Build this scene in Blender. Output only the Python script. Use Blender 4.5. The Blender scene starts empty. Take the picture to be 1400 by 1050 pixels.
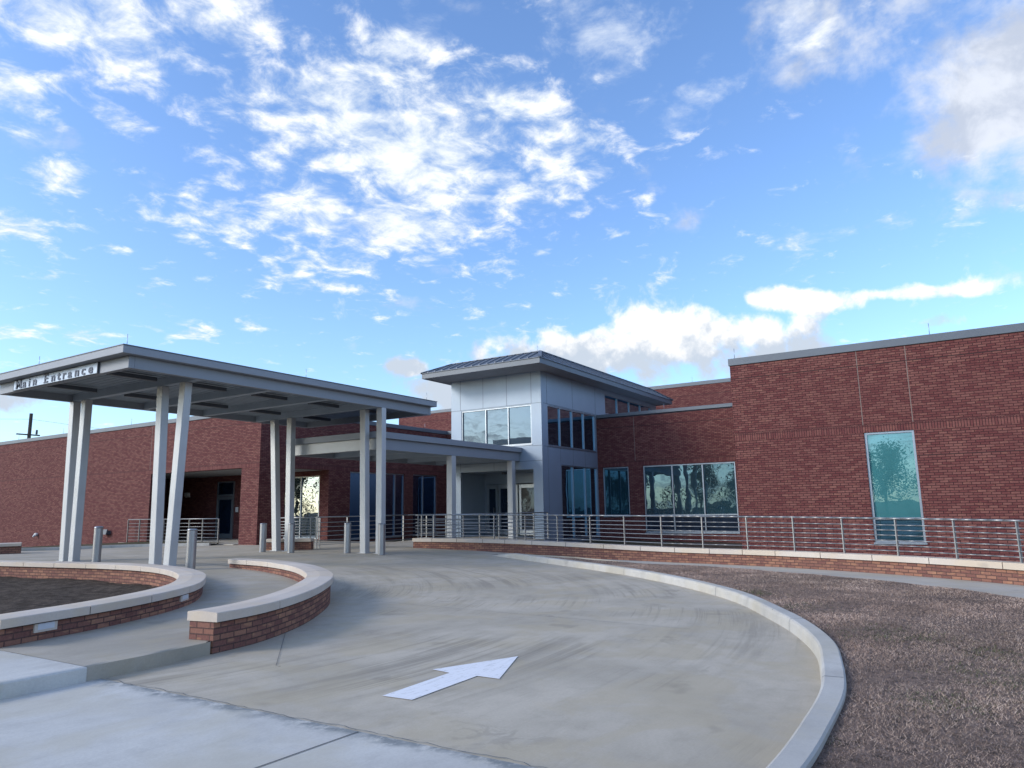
import bpy, bmesh, math, random
import numpy as np
from mathutils import Vector, Matrix
random.seed(7); rng = np.random.default_rng(11)
scene = bpy.context.scene
COL = scene.collection
PI = math.pi

# ------------------------------------------------------------------ helpers
def S(t):
    t = max(0.0, min(1.0, t)); return t*t*(3-2*t)

def G(x, y):                       # height of the paving: rises gently towards the entrance
    r = S((y-9)/9)
    z = r*(.21+.06*(1-S((x-11)/5)))
    if y > 33: z -= .035*(min(y, 60)-33)
    return z
def SW(x, y):                      # raised pavement on the left
    return G(x, y)+.135*(1-S((y-9)/9))

class MB:
    def __init__(s): s.v=[]; s.f=[]; s.uv=[]; s.m=[]; s.sm=[]
    def face(s, pts, mi=0, uv=None, smooth=False):
        b=len(s.v); s.v += [tuple(p) for p in pts]; s.f.append(tuple(range(b, b+len(pts))))
        if uv is None:
            n=Vector((0,0,0)); P=[Vector(p) for p in pts]
            for i in range(len(P)):
                a=P[i]; c=P[(i+1)%len(P)]
                n += Vector(((a.y-c.y)*(a.z+c.z),(a.z-c.z)*(a.x+c.x),(a.x-c.x)*(a.y+c.y)))
            if n.length<1e-12: n=Vector((0,0,1))
            n.normalize()
            if abs(n.z)>.7: uv=[(p.x,p.y) for p in P]
            elif abs(n.x)>abs(n.y): uv=[(p.y,p.z) for p in P]
            else: uv=[(p.x,p.z) for p in P]
        s.uv.append(uv); s.m.append(mi); s.sm.append(smooth)
    def hexa(s, c, mi=0):          # c: 8 corners bottom 0-3 ccw, top 4-7
        for q in ((3,2,1,0),(4,5,6,7),(0,1,5,4),(1,2,6,5),(2,3,7,6),(3,0,4,7)): s.face([c[i] for i in q], mi)
    def box(s, x0,x1,y0,y1,z0,z1, mi=0):
        s.hexa([(x0,y0,z0),(x1,y0,z0),(x1,y1,z0),(x0,y1,z0),(x0,y0,z1),(x1,y0,z1),(x1,y1,z1),(x0,y1,z1)], mi)
    def lean(s, cx,cy,z0, tx,ty,z1, wx,wy, mi=0):
        a,b=wx/2,wy/2
        s.hexa([(cx-a,cy-b,z0),(cx+a,cy-b,z0),(cx+a,cy+b,z0),(cx-a,cy+b,z0),(tx-a,ty-b,z1),(tx+a,ty-b,z1),(tx+a,ty+b,z1),(tx-a,ty+b,z1)],mi)
    def tube(s, p, q, r, n=8, mi=0, r2=None, cap=True):
        p=Vector(p); q=Vector(q); d=(q-p).normalized()
        a=d.orthogonal().normalized(); b=d.cross(a); r2=r if r2 is None else r2
        A=[p+(a*math.cos(2*PI*i/n)+b*math.sin(2*PI*i/n))*r for i in range(n)]
        B=[q+(a*math.cos(2*PI*i/n)+b*math.sin(2*PI*i/n))*r2 for i in range(n)]
        for i in range(n):
            j=(i+1)%n; s.face([A[i],A[j],B[j],B[i]],mi,smooth=True)
        if cap:
            s.face(A[::-1],mi); s.face(B,mi)
    def path_tube(s, pts, r, n=8, mi=0):
        for a,b in zip(pts,pts[1:]): s.tube(a,b,r,n,mi)
    def lathe(s, prof, n=20, mi=0):
        for (r0,z0),(r1,z1) in zip(prof,prof[1:]):
            for i in range(n):
                a=2*PI*i/n; b=2*PI*(i+1)/n
                P=[(r0*math.cos(a),r0*math.sin(a),z0),(r0*math.cos(b),r0*math.sin(b),z0),(r1*math.cos(b),r1*math.sin(b),z1),(r1*math.cos(a),r1*math.sin(a),z1)]
                if r0<1e-6: P=[P[0],P[2],P[3]]
                elif r1<1e-6: P=P[:3]
                s.face(P,mi,smooth=True)
    def sweep(s, path, prof, zf, mi=0, caps=True, closed_prof=True, uoff=0):
        # path: xy list; prof: (offset to the left, z) list counter-clockwise; zf(x,y) base height
        n=len(path); N=[]; L=[0]
        for i in range(n):
            a=path[max(0,i-1)]; b=path[min(n-1,i+1)]
            d=Vector((b[0]-a[0],b[1]-a[1])).normalized(); N.append((-d.y,d.x))
            if i: L.append(L[-1]+math.dist(path[i],path[i-1]))
        ring=[[(path[i][0]+N[i][0]*o, path[i][1]+N[i][1]*o, (z if not callable(zf) else zf(*path[i])+z)) for o,z in prof] for i in range(n)]
        m=len(prof); dist=[0]
        for j in range(m): 
            k=(j+1)%m; dist.append(dist[-1]+math.dist(prof[j],prof[k]))
        for i in range(n-1):
            for j in range(m if closed_prof else m-1):
                k=(j+1)%m
                vert = abs(prof[j][1]-prof[k][1])>abs(prof[j][0]-prof[k][0])
                v0,v1=(prof[j][1],prof[k][1]) if vert else (dist[j],dist[j+1])
                s.face([ring[i][j],ring[i][k],ring[i+1][k],ring[i+1][j]],mi,uv=[(L[i]+uoff,v0),(L[i]+uoff,v1),(L[i+1]+uoff,v1),(L[i+1]+uoff,v0)])
        if caps:
            s.face(ring[0][::-1],mi); s.face(ring[-1],mi)
    def build(s, name, mats, parent=None, off=None, weld=False, bevel=0):
        if off is None: off = root_loc(parent)
        me=bpy.data.meshes.new(name)
        V=[(x-off[0],y-off[1],z-off[2]) for x,y,z in s.v]
        me.from_pydata(V,[],s.f)
        uvl=me.uv_layers.new(name='UVMap')
        flat=[c for f in s.uv for p in f for c in (p[0],p[1])]
        uvl.data.foreach_set('uv',flat)
        if not isinstance(mats,(list,tuple)): mats=[mats]
        for m in mats: me.materials.append(m)
        me.polygons.foreach_set('material_index',s.m)
        me.polygons.foreach_set('use_smooth',s.sm)
        if weld or bevel or any(s.sm):
            bm=bmesh.new(); bm.from_mesh(me)
            bmesh.ops.remove_doubles(bm,verts=bm.verts,dist=1e-4)
            if bevel:
                es=[e for e in bm.edges if len(e.link_faces)==2 and e.calc_face_angle(0)>.6]
                bmesh.ops.bevel(bm,geom=es,offset=bevel,segments=1,profile=.5,affect='EDGES')
            bm.to_mesh(me); bm.free()
        me.update()
        o=bpy.data.objects.new(name,me); COL.objects.link(o)
        if parent is not None: o.parent=parent
        return o
ROOT={}
def root_loc(p):
    while p is not None and p.parent is not None: p=p.parent
    return tuple(p.location) if p is not None else (0,0,0)
def thing(name,label,cat,loc=(0,0,0),group=None):
    o=bpy.data.objects.new(name,None); COL.objects.link(o); o.location=loc; o.empty_display_size=.2
    tag(o,label,cat,group); return o
def tag(o,label=None,cat=None,group=None,kind=None):
    if label: o['label']=label
    if cat: o['category']=cat
    if group: o['group']=group
    if kind: o['kind']=kind
    return o
def kids(o): return list(o.children)
def copy_tree(o,parent=None):
    c=o.copy(); COL.objects.link(c); c.parent=parent
    for ch in kids(o): copy_tree(ch,c)
    return c
def smooth_path(pts, n=6):
    P=[Vector((p[0],p[1])) for p in pts]; out=[]
    for i in range(len(P)-1):
        p0=P[max(0,i-1)];p1=P[i];p2=P[i+1];p3=P[min(len(P)-1,i+2)]
        for k in range(n):
            t=k/n
            q=.5*((2*p1)+(p2-p0)*t+(2*p0-5*p1+4*p2-p3)*t*t+(-p0+3*p1-3*p2+p3)*t**3); out.append((q.x,q.y))
    out.append(tuple(P[-1])); return out
def resample(path,n):
    L=[0]
    for a,b in zip(path,path[1:]): L.append(L[-1]+math.dist(a,b))
    out=[];j=0
    for i in range(n+1):
        d=L[-1]*i/n
        while j<len(L)-2 and L[j+1]<d: j+=1
        t=(d-L[j])/max(1e-9,L[j+1]-L[j]); out.append((path[j][0]+(path[j+1][0]-path[j][0])*t, path[j][1]+(path[j+1][1]-path[j][1])*t))
    return out
def offset_path(path,o):
    out=[]
    for i in range(len(path)):
        a=path[max(0,i-1)]; b=path[min(len(path)-1,i+1)]
        d=Vector((b[0]-a[0],b[1]-a[1])).normalized(); out.append((path[i][0]-d.y*o,path[i][1]+d.x*o))
    return out
def loft(mb,A,B,zf,n,m,mi=0,smooth=True,zf2=None):
    A=resample(A,n);B=resample(B,n)
    pt=lambda i,j:(A[i][0]+(B[i][0]-A[i][0])*j/m, A[i][1]+(B[i][1]-A[i][1])*j/m)
    def P(i,j):
        x,y=pt(i,j); z=zf(x,y) if zf2 is None else zf(x,y)*(1-j/m)+zf2(x,y)*j/m
        return (x,y,z)
    for i in range(n):
        for j in range(m):
            mb.face([P(i,j),P(i+1,j),P(i+1,j+1),P(i,j+1)],mi,smooth=smooth)

W1PTS=[(3.87,9.10),(4.3,9.22),(5.3,9.5),(6.45,10.04),(7.35,10.7),(8.15,11.65),(8.75,12.6),(9.3,13.9),(9.62,15.3),(9.66,16.9),(9.42,18.8),(9.05,21.2),(8.6,23.5)]
def in_poly_mask(P,poly):
    x,y=P[:,0],P[:,1]; c=np.zeros(len(P),bool); m=len(poly)
    for i in range(m):
        x1,y1=poly[i]; x2,y2=poly[(i+1)%m]
        k=((y1>y)!=(y2>y)); xi=(x2-x1)*(y-y1)/((y2-y1) if abs(y2-y1)>1e-9 else 1e-9)+x1
        c^=k&(x<xi)
    return c
# ------------------------------------------------------------------ materials
class NT:
    def __init__(s,name):
        s.mat=bpy.data.materials.new(name); s.mat.use_nodes=True; s.t=s.mat.node_tree; s.t.nodes.clear()
        s.out=s.n('ShaderNodeOutputMaterial')
    def n(s,typ,**k):
        o=s.t.nodes.new(typ)
        for a,b in k.items(): setattr(o,a,b)
        return o
    def l(s,a,b): s.t.links.new(a,b)
    def val(s,sock,v):
        if isinstance(v,bpy.types.NodeSocket): s.l(v,sock)
        else: sock.default_value=v
    def math(s,op,a,b=0,c=0,clamp=False):
        o=s.n('ShaderNodeMath',operation=op,use_clamp=clamp); s.val(o.inputs[0],a); s.val(o.inputs[1],b)
        if op in ('MULTIPLY_ADD','SMOOTH_MIN','COMPARE'): s.val(o.inputs[2],c)
        return o.outputs[0]
    def mix(s,f,a,b,blend='MIX'):
        o=s.n('ShaderNodeMix',data_type='RGBA',blend_type=blend); s.val(o.inputs[0],f)
        s.val(o.inputs[6],a if isinstance(a,bpy.types.NodeSocket) else (*a,1) if len(a)==3 else a)
        s.val(o.inputs[7],b if isinstance(b,bpy.types.NodeSocket) else (*b,1) if len(b)==3 else b)
        return o.outputs[2]
    def ramp(s,f,p0,p1,smooth=True):
        o=s.n('ShaderNodeMapRange',interpolation_type='SMOOTHSTEP' if smooth else 'LINEAR'); s.val(o.inputs[0],f)
        o.inputs[1].default_value=p0;o.inputs[2].default_value=p1; return o.outputs[0]
    def noise(s,vec,scale,detail=4,rough=.55,dist=0):
        o=s.n('ShaderNodeTexNoise'); 
        if vec is not None: s.l(vec,o.inputs['Vector'])
        o.inputs['Scale'].default_value=scale;o.inputs['Detail'].default_value=detail;o.inputs['Roughness'].default_value=rough;o.inputs['Distortion'].default_value=dist
        return o.outputs[0]
    def pos(s): return s.n('ShaderNodeNewGeometry').outputs['Position']
    def obj(s): return s.n('ShaderNodeTexCoord').outputs['Object']
    def uv(s): return s.n('ShaderNodeTexCoord').outputs['UV']
    def mapping(s,vec,scale=(1,1,1),rot=(0,0,0),loc=(0,0,0)):
        o=s.n('ShaderNodeMapping'); s.l(vec,o.inputs[0]); o.inputs['Scale'].default_value=scale;o.inputs['Rotation'].default_value=rot;o.inputs['Location'].default_value=loc
        return o.outputs[0]
    def bump(s,h,strength=.3,dist=.01,normal=None):
        o=s.n('ShaderNodeBump'); s.l(h,o.inputs['Height']); o.inputs['Strength'].default_value=strength;o.inputs['Distance'].default_value=dist
        return o.outputs[0]
    def pbsdf(s,color,rough=.6,metal=0,normal=None,spec=.5):
        o=s.n('ShaderNodeBsdfPrincipled')
        s.val(o.inputs['Base Color'],color if isinstance(color,bpy.types.NodeSocket) else (*color,1)); s.val(o.inputs['Roughness'],rough); s.val(o.inputs['Metallic'],metal)
        o.inputs['Specular IOR Level'].default_value=spec
        if normal is not None: s.l(normal,o.inputs['Normal'])
        return o
    def done(s,sh): s.l(sh.outputs[0],s.out.inputs[0]); return s.mat

def simple(name,color,rough=.5,metal=0,var=.08,scale=3,bump=0,spec=.5):
    t=NT(name); p=t.pos(); nz=t.noise(p,scale,5)
    k=t.ramp(nz,.3,.7,False)
    c=t.mix(k,tuple(x*(1-var) for x in color),tuple(min(1,x*(1+var)) for x in color))
    nr=t.bump(t.noise(p,60,3),bump,.002) if bump else None
    fine=t.noise(p,18,3)
    r=t.math('MULTIPLY_ADD',fine,.15,rough-.07)
    return t.done(t.pbsdf(c,r,metal,nr,spec))

def brick(name,c1,c2,mortar,soldier=False,tint=None):
    t=NT(name); uv=t.uv()
    b=t.n('ShaderNodeTexBrick'); 
    if soldier:
        uv2=t.mapping(uv,rot=(0,0,PI/2)); t.l(uv2,b.inputs['Vector']); b.offset=0
    else:
        t.l(uv,b.inputs['Vector']); b.offset=.5
    b.inputs['Scale'].default_value=1; b.inputs['Mortar Size'].default_value=.0085; b.inputs['Mortar Smooth'].default_value=.2
    b.inputs['Brick Width'].default_value=.2032; b.inputs['Row Height'].default_value=.06773
    b.inputs['Color1'].default_value=(*c1,1); b.inputs['Color2'].default_value=(*c2,1); b.inputs['Mortar'].default_value=(*mortar,1); b.inputs['Bias'].default_value=-.15
    p=t.pos()
    # a few scorched and a few pale bricks
    n1=t.noise(t.mapping(uv,scale=(1/.2032,1/.06773,1)),.9,1)
    dark=t.ramp(n1,.60,.68); pale=t.ramp(n1,.40,.33)
    c=t.mix(t.math('MULTIPLY',dark,.35),b.outputs['Color'],tuple(x*.55 for x in c1))
    c=t.mix(t.math('MULTIPLY',pale,.45),c,(c2[0]*1.25,c2[1]*1.35,c2[2]*1.15))
    c=t.mix(b.outputs['Fac'],c,mortar)
    big=t.noise(p,.35,5,.6); c=t.mix(t.math('MULTIPLY',t.ramp(big,.35,.7),.25),c,(c1[0]*.75,c1[1]*.8,c1[2]*.85))
    grain=t.noise(p,40,4); c=t.mix(.12,c,t.mix(t.ramp(grain,.3,.7),(c1[0]*.6,c1[1]*.6,c1[2]*.6),(c2[0]*1.2,c2[1]*1.2,c2[2]*1.2)))
    h=t.math('SUBTRACT',t.math('MULTIPLY',grain,.3),b.outputs['Fac'])
    return t.done(t.pbsdf(c,.85,0,t.bump(h,.6,.006),.25))

def concrete(name,a,b,streak=True,stain=.5,curve=None,seam=None):
    t=NT(name); p=t.pos()
    n1=t.noise(p,.45,6,.62,.4); n2=t.noise(p,2.6,6,.65); n3=t.noise(p,45,4,.6)
    c=t.mix(t.ramp(n1,.32,.68),a,b)
    c=t.mix(t.math('MULTIPLY',t.ramp(n2,.42,.72),stain*.55),c,tuple(x*.72 for x in a))
    c=t.mix(t.math('MULTIPLY',t.ramp(n3,.3,.75),.22),c,tuple(x*.7 for x in a))
    h=t.math('ADD',t.math('MULTIPLY',n3,.5),t.math('MULTIPLY',n2,.3))
    if streak:
        st=t.noise(t.mapping(p,scale=(.55,5,1),rot=(0,0,.45)),1.2,6,.6)
        c=t.mix(t.math('MULTIPLY',t.ramp(st,.5,.7),.18),c,tuple(x*.68 for x in a))
        br=t.noise(t.mapping(p,scale=(3,90,1),rot=(0,0,.45)),1.0,2)
        h=t.math('ADD',h,t.math('MULTIPLY',br,.5))
    c=t.mix(t.math('MULTIPLY',t.ramp(t.noise(p,1.1,5,.6,.5),.44,.62),.45),c,(a[0]*1.06,a[1]*1.0,a[2]*.84))
    if curve:      # tyre sweeps that follow the bend
        sx=t.n('ShaderNodeSeparateXYZ'); t.l(p,sx.inputs[0])
        dx=t.math('SUBTRACT',sx.outputs[0],curve[0]); dy=t.math('SUBTRACT',sx.outputs[1],curve[1])
        r=t.math('SQRT',t.math('ADD',t.math('MULTIPLY',dx,dx),t.math('MULTIPLY',dy,dy)))
        an=t.math('ARCTAN2',dy,dx)
        cv=t.n('ShaderNodeCombineXYZ'); t.l(r,cv.inputs[0]); t.l(t.math('MULTIPLY',an,2.2),cv.inputs[1])
        w=t.noise(t.mapping(cv.outputs[0],scale=(2.2,.55,1)),1.3,6,.65,.3)
        msk=t.ramp(t.noise(p,.16,2),.42,.6)
        c=t.mix(t.math('MULTIPLY',t.math('MULTIPLY',t.ramp(w,.47,.64),msk),.5),c,tuple(x*.5 for x in a))
        w3=t.noise(t.mapping(cv.outputs[0],scale=(9,.5,1)),2.0,4,.7,.15)
        m3=t.ramp(t.noise(p,.33,3,.6),.48,.60)
        c=t.mix(t.math('MULTIPLY',t.math('MULTIPLY',t.ramp(w3,.50,.62),m3),.42),c,tuple(x*.55 for x in a))
        # pale drag ripples
        w2=t.noise(t.mapping(cv.outputs[0],scale=(1.3,7,1)),2.5,4,.6,1.2)
        m2=t.ramp(t.noise(p,.5,3),.53,.66)
        c=t.mix(t.math('MULTIPLY',t.math('MULTIPLY',t.ramp(w2,.52,.62),m2),.35),c,tuple(x*.6 for x in a))
    if seam:       # crumbly dark band along the construction joint x = seam
        sx=t.n('ShaderNodeSeparateXYZ'); t.l(p,sx.inputs[0])
        wob=t.math('MULTIPLY',t.math('SUBTRACT',t.noise(p,2.2,5,.65),.5),.5)
        d=t.math('ABSOLUTE',t.math('ADD',t.math('SUBTRACT',sx.outputs[0],seam),wob))
        band=t.math('SUBTRACT',1,t.ramp(d,.02,.22))
        c=t.mix(t.math('MULTIPLY',t.math('MULTIPLY',band,t.ramp(t.noise(p,6,5,.7),.34,.55)),.85),c,(a[0]*.36,a[1]*.41,a[2]*.45))
    vo=t.n('ShaderNodeTexVoronoi'); t.l(p,vo.inputs['Vector']); vo.inputs['Scale'].default_value=1.6
    spk=t.math('LESS_THAN',vo.outputs['Distance'],.020); drip=t.math('MULTIPLY',t.ramp(t.noise(p,1.35,3,.5,.2),.66,.74),.30); c=t.mix(drip,c,tuple(x*.45 for x in a))
    c=t.mix(t.math('MULTIPLY',spk,.8),c,(.03,.03,.03))
    return t.done(t.pbsdf(c,t.math('MULTIPLY_ADD',n2,.2,.68),0,t.bump(h,.35,.006),.35))

def glassmat(name,base,tint,fac,wob=.02,rough=.0,scale=.9,fr=.8):
    t=NT(name); p=t.pos()
    h=t.noise(p,scale,2,.4)
    nr=t.bump(h,wob,1.0)
    d=t.pbsdf(t.mix(t.ramp(t.noise(p,.6,3),.3,.7),tuple(x*.8 for x in base),tuple(x*1.15 for x in base)),.25,0,None,.2)
    g=t.n('ShaderNodeBsdfGlossy'); g.inputs['Color'].default_value=(*tint,1); g.inputs['Roughness'].default_value=rough; t.l(nr,g.inputs['Normal'])
    lw=t.n('ShaderNodeFresnel'); lw.inputs[0].default_value=1.5; t.l(nr,lw.inputs['Normal'])
    f=t.math('ADD',t.math('MULTIPLY',lw.outputs[0],fr),fac,clamp=True)
    m=t.n('ShaderNodeMixShader'); t.l(f,m.inputs[0]); t.l(d.outputs[0],m.inputs[1]); t.l(g.outputs[0],m.inputs[2])
    return t.done(m)

M={}
M['brick']=brick('red_brick',(.128,.036,.036),(.235,.102,.084),(.018,.007,.011))
M['brick_s']=brick('red_brick_soldier',(.135,.04,.04),(.225,.092,.077),(.022,.010,.013),True)
M['brick_low']=brick('warm_brick',(.18,.08,.068),(.38,.195,.125),(.065,.042,.04))
M['joint']=simple('sealant_joint',(.20,.15,.13),.8)
M['shade']=simple('mortar_and_shadow_line',(.035,.02,.02),.9)  # dark mortar colour, also used for shadow lines painted on the walls
M['coping']=simple('grey_metal_coping',(.125,.145,.17),.5,.2,.06,1.2)
M['alu']=simple('brushed_aluminium_frame',(.36,.40,.44),.35,.75,.05)
M['panel']=simple('silver_composite_panel',(.28,.345,.42),.45,.25,.05,.8)
M['panel_joint']=simple('dark_panel_joint',(.10,.11,.12),.7)
M['steel_paint']=simple('pale_grey_painted_steel',(.47,.48,.48),.45,.25,.07,1.3)
M['fascia']=simple('grey_metal_fascia',(.25,.27,.30),.5,.05,.05,1.0)
M['deck']=simple('grey_painted_deck',(.34,.39,.44),.6,.1,.08,1.5)
M['dark']=simple('dark_fixture',(.07,.082,.098),.5)
M['stainless']=simple('brushed_stainless',(.30,.305,.305),.42,.7,.06,2)
M['bollard']=simple('satin_stainless_sleeve',(.36,.365,.38),.33,.85,.05,2)
M['roofmetal']=simple('standing_seam_metal',(.13,.15,.18),.48,.3,.08,.7)
M['roofrib']=simple('standing_seam_rib',(.20,.22,.25),.5,.2,.05)
M['stone']=concrete('cast_stone',(.55,.475,.40),(.63,.56,.48),False,.25)
M['road']=concrete('brown_grey_concrete',(.395,.352,.278),(.525,.468,.375),True,.6,curve=(6.5,16))
M['apron']=concrete('pale_blue_grey_concrete',(.44,.43,.40),(.58,.57,.53),True,.55,seam=4.02)
M['walk']=concrete('pale_concrete',(.42,.385,.33),(.52,.48,.41),False,.35)
M['sidewalk']=concrete('pavement_concrete',(.34,.308,.25),(.455,.41,.342),True,.5)
M['curb']=concrete('curb_concrete',(.42,.405,.37),(.545,.53,.485),False,.75)
M['white']=NT('white_road_paint')
t=M['white']; p=t.pos(); w=t.math('ADD',t.ramp(t.noise(p,9,7,.72),.56,.70),t.math('MULTIPLY',t.ramp(t.noise(t.mapping(p,scale=(3,14,1),rot=(0,0,.5)),1.5,5,.7),.55,.66),.7),clamp=True); c=t.mix(t.math('MULTIPLY',w,.6),(.78,.78,.79),(.45,.44,.42)); tk=t.ramp(t.noise(t.mapping(p,scale=(1.2,16,1),rot=(0,0,-.12)),2.2,5,.7),.54,.62); c=t.mix(t.math('MULTIPLY',tk,.35),c,(.36,.35,.33)); M['white']=t.done(t.pbsdf(c,.6,0,t.bump(t.noise(p,50,3),.3,.004)))
M['g_teal']=glassmat('teal_shaded_glass',(.045,.185,.20),(.40,.62,.72),.19,.004)
M['g_dark']=glassmat('dark_tinted_glass',(.010,.042,.058),(.24,.44,.62),.17,.008)
M['g_tower']=glassmat('sky_reflecting_glass',(.03,.06,.09),(.22,.29,.35),.30,.006)
M['g_bright']=glassmat('mirror_bright_glass',(.01,.03,.04),(.27,.335,.41),.8,.010)
M['g_navy']=glassmat('navy_glass',(.006,.014,.03),(.25,.42,.7),.03,.01,fr=.5)
M['interior']=simple('dim_plaster',(.10,.10,.11),.9)
M['soffit']=simple('grey_soffit',(.33,.33,.33),.8)
M['sign']=simple('pale_sign_panel',(.40,.46,.54),.4,.3,.05)
M['letter']=simple('navy_letter',(.012,.02,.06),.35)
M['wood']=simple('weathered_pole_wood',(.045,.035,.028),.9,0,.3,6)
M['bark']=simple('bark',(.06,.045,.035),.95,0,.3,5,.5)
M['leaf']=simple('dark_leaf',(.05,.075,.03),.8,0,.5,1.2)
M['leaf2']=simple('olive_leaf',(.075,.085,.035),.8,0,.5,1.2)
M['lens']=simple('frosted_lens',(.55,.58,.62),.3)
M['whiteplastic']=simple('white_plastic',(.65,.65,.63),.5)
t=NT('dormant_sod'); p=t.pos()
n1=t.noise(p,.5,5,.6); n2=t.noise(p,9,6,.7); n3=t.noise(p,60,4,.7)
c=t.mix(t.ramp(n1,.35,.65),(.22,.158,.128),(.31,.228,.185)); c=t.mix(t.ramp(n2,.4,.7),c,(.075,.058,.049)); c=t.mix(t.math('MULTIPLY',t.ramp(n3,.45,.7),.6),c,(.38,.31,.29))
M['sod']=t.done(t.pbsdf(c,.95,0,t.bump(t.math('ADD',n3,n2),1.0,.05),.1))
t=NT('dark_soil'); p=t.pos(); n2=t.noise(p,5,6,.7); n3=t.noise(p,40,4,.7)
c=t.mix(t.ramp(n2,.35,.7),(.075,.06,.048),(.17,.135,.11)); c=t.mix(t.math('MULTIPLY',t.ramp(n3,.5,.7),.4),c,(.18,.15,.125))
M['soil']=t.done(t.pbsdf(c,.97,0,t.bump(t.math('ADD',n3,n2),1,.06),.1))
t=NT('rough_ground'); p=t.pos(); c=t.mix(t.ramp(t.noise(p,.2,6,.65),.35,.65),(.075,.075,.04),(.13,.11,.075)); M['ground']=t.done(t.pbsdf(c,.95,0,t.bump(t.noise(p,8,5,.7),1,.1),.1))
t=NT('grass_blades'); a=t.n('ShaderNodeAttribute',attribute_name='tone'); M['blade']=t.done(t.pbsdf(a.outputs['Color'],.8,0,None,.15))

# ------------------------------------------------------------------ ground, road, kerbs
mb=MB(); 
xs=[-400,-150,-60,-30,-14,-4,4,12,20,30,45,70,150,400]; ys=[-400,-150,-60,-30,-12,0,8,14,20,27,33,40,50,60,90,150,400]
for i in range(len(xs)-1):
    for j in range(len(ys)-1):
        q=[(xs[i],ys[j]),(xs[i+1],ys[j]),(xs[i+1],ys[j+1]),(xs[i],ys[j+1])]
        mb.face([(x,y,G(x,y)-.55 if -14<x<21 and -6<y<40 else G(x,y)-.15) for x,y in q])
tag(mb.build('ground',M['ground']),kind='structure')

mb=MB()
PLANT=[(-15,9.2),(3.9,9.3)]+offset_path(smooth_path(W1PTS,6),.24)+[(8.6,23.6),(-15,23.6)]
RX=np.linspace(-14,24,121); RY=np.linspace(-6,33,131)
cx_,cy_=np.meshgrid((RX[:-1]+RX[1:])/2,(RY[:-1]+RY[1:])/2,indexing='ij')
ins=in_poly_mask(np.column_stack([cx_.ravel(),cy_.ravel()]),PLANT).reshape(cx_.shape)
for i in range(120):
    for j in range(130):
        if not ins[i,j]:
            mb.face([(x,y,G(x,y)) for x,y in ((RX[i],RY[j]),(RX[i+1],RY[j]),(RX[i+1],RY[j+1]),(RX[i],RY[j+1]))],smooth=True)
tag(mb.build('road',M['road']),kind='structure')
mb=MB()
loft(mb,[(-14,-5),(4.0,-5)],[(-14,7.6),(4.0,7.6)],lambda x,y:G(x,y)+.004,24,24)
mb.box(3.985,4.0,-5,7.6,-.05,.0035)
ap=mb.build('road_apron',M['apron']); tag(ap,kind='structure')
# saw cuts in the apron / road
mb=MB()
for (a,b) in (((-9,4.35),(3.99,3.86)),((-9,-.2),(3.99,-.6))):
    d=Vector((b[0]-a[0],b[1]-a[1])).normalized()*.006; 
    mb.face([(a[0]+d.y,a[1]-d.x,.008),(b[0]+d.y,b[1]-d.x,.008),(b[0]-d.y,b[1]+d.x,.008),(a[0]-d.y,a[1]+d.x,.008)])
for (a,b) in (((5.2,6.2),(11.4,12.9)),((9.2,3.2),(9.6,9.2))):
    pts=[(a[0]+(b[0]-a[0])*k/20,a[1]+(b[1]-a[1])*k/20) for k in range(21)]
    for q,r in zip(pts,pts[1:]):
        d=Vector((r[0]-q[0],r[1]-q[1])).normalized()*.003
        mb.face([(q[0]+d.y,q[1]-d.x,G(*q)+.006),(r[0]+d.y,r[1]-d.x,G(*r)+.006),(r[0]-d.y,r[1]+d.x,G(*r)+.006),(q[0]-d.y,q[1]+d.x,G(*q)+.006)])
R_=random.Random(3); yy=-4.0; xx=4.02; cr=[]
while yy<7.25: cr.append((xx+R_.uniform(-.012,.012)-.0,yy)); yy+=.07; xx=4.02+.5*(xx-4.02)+R_.uniform(-.012,.012)
for q,r in zip(cr,cr[1:]):
    wq=.0022+.0025*R_.random()
    mb.face([(q[0]-wq,q[1],G(*q)+.0075),(q[0]+wq,q[1],G(*q)+.0075),(r[0]+wq,r[1],G(*r)+.0075),(r[0]-wq,r[1],G(*r)+.0075)])
tag(mb.build('pavement_joint',M['panel_joint']),kind='structure')

# painted arrow
mb=MB()
arrow=[(6.75,4.25),(5.82,4.66),(5.78,4.42),(4.82,4.40),(4.84,4.09),(5.80,4.11),(5.80,3.86)]
Z=.006
mb.face([(*arrow[0],Z),(*arrow[1],Z),(*arrow[2],Z)][::1]); mb.face([(*arrow[0],Z),(*arrow[2],Z),(*arrow[5],Z)]); mb.face([(*arrow[0],Z),(*arrow[5],Z),(*arrow[6],Z)])
mb.face([(*arrow[2],Z),(*arrow[3],Z),(*arrow[4],Z),(*arrow[5],Z)])
for f in range(len(mb.f)): mb.f[f]=mb.f[f]
tag(mb.build('road_arrow',M['white']),'white painted arrow on the concrete drive pointing towards the entrance','road marking')

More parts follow.
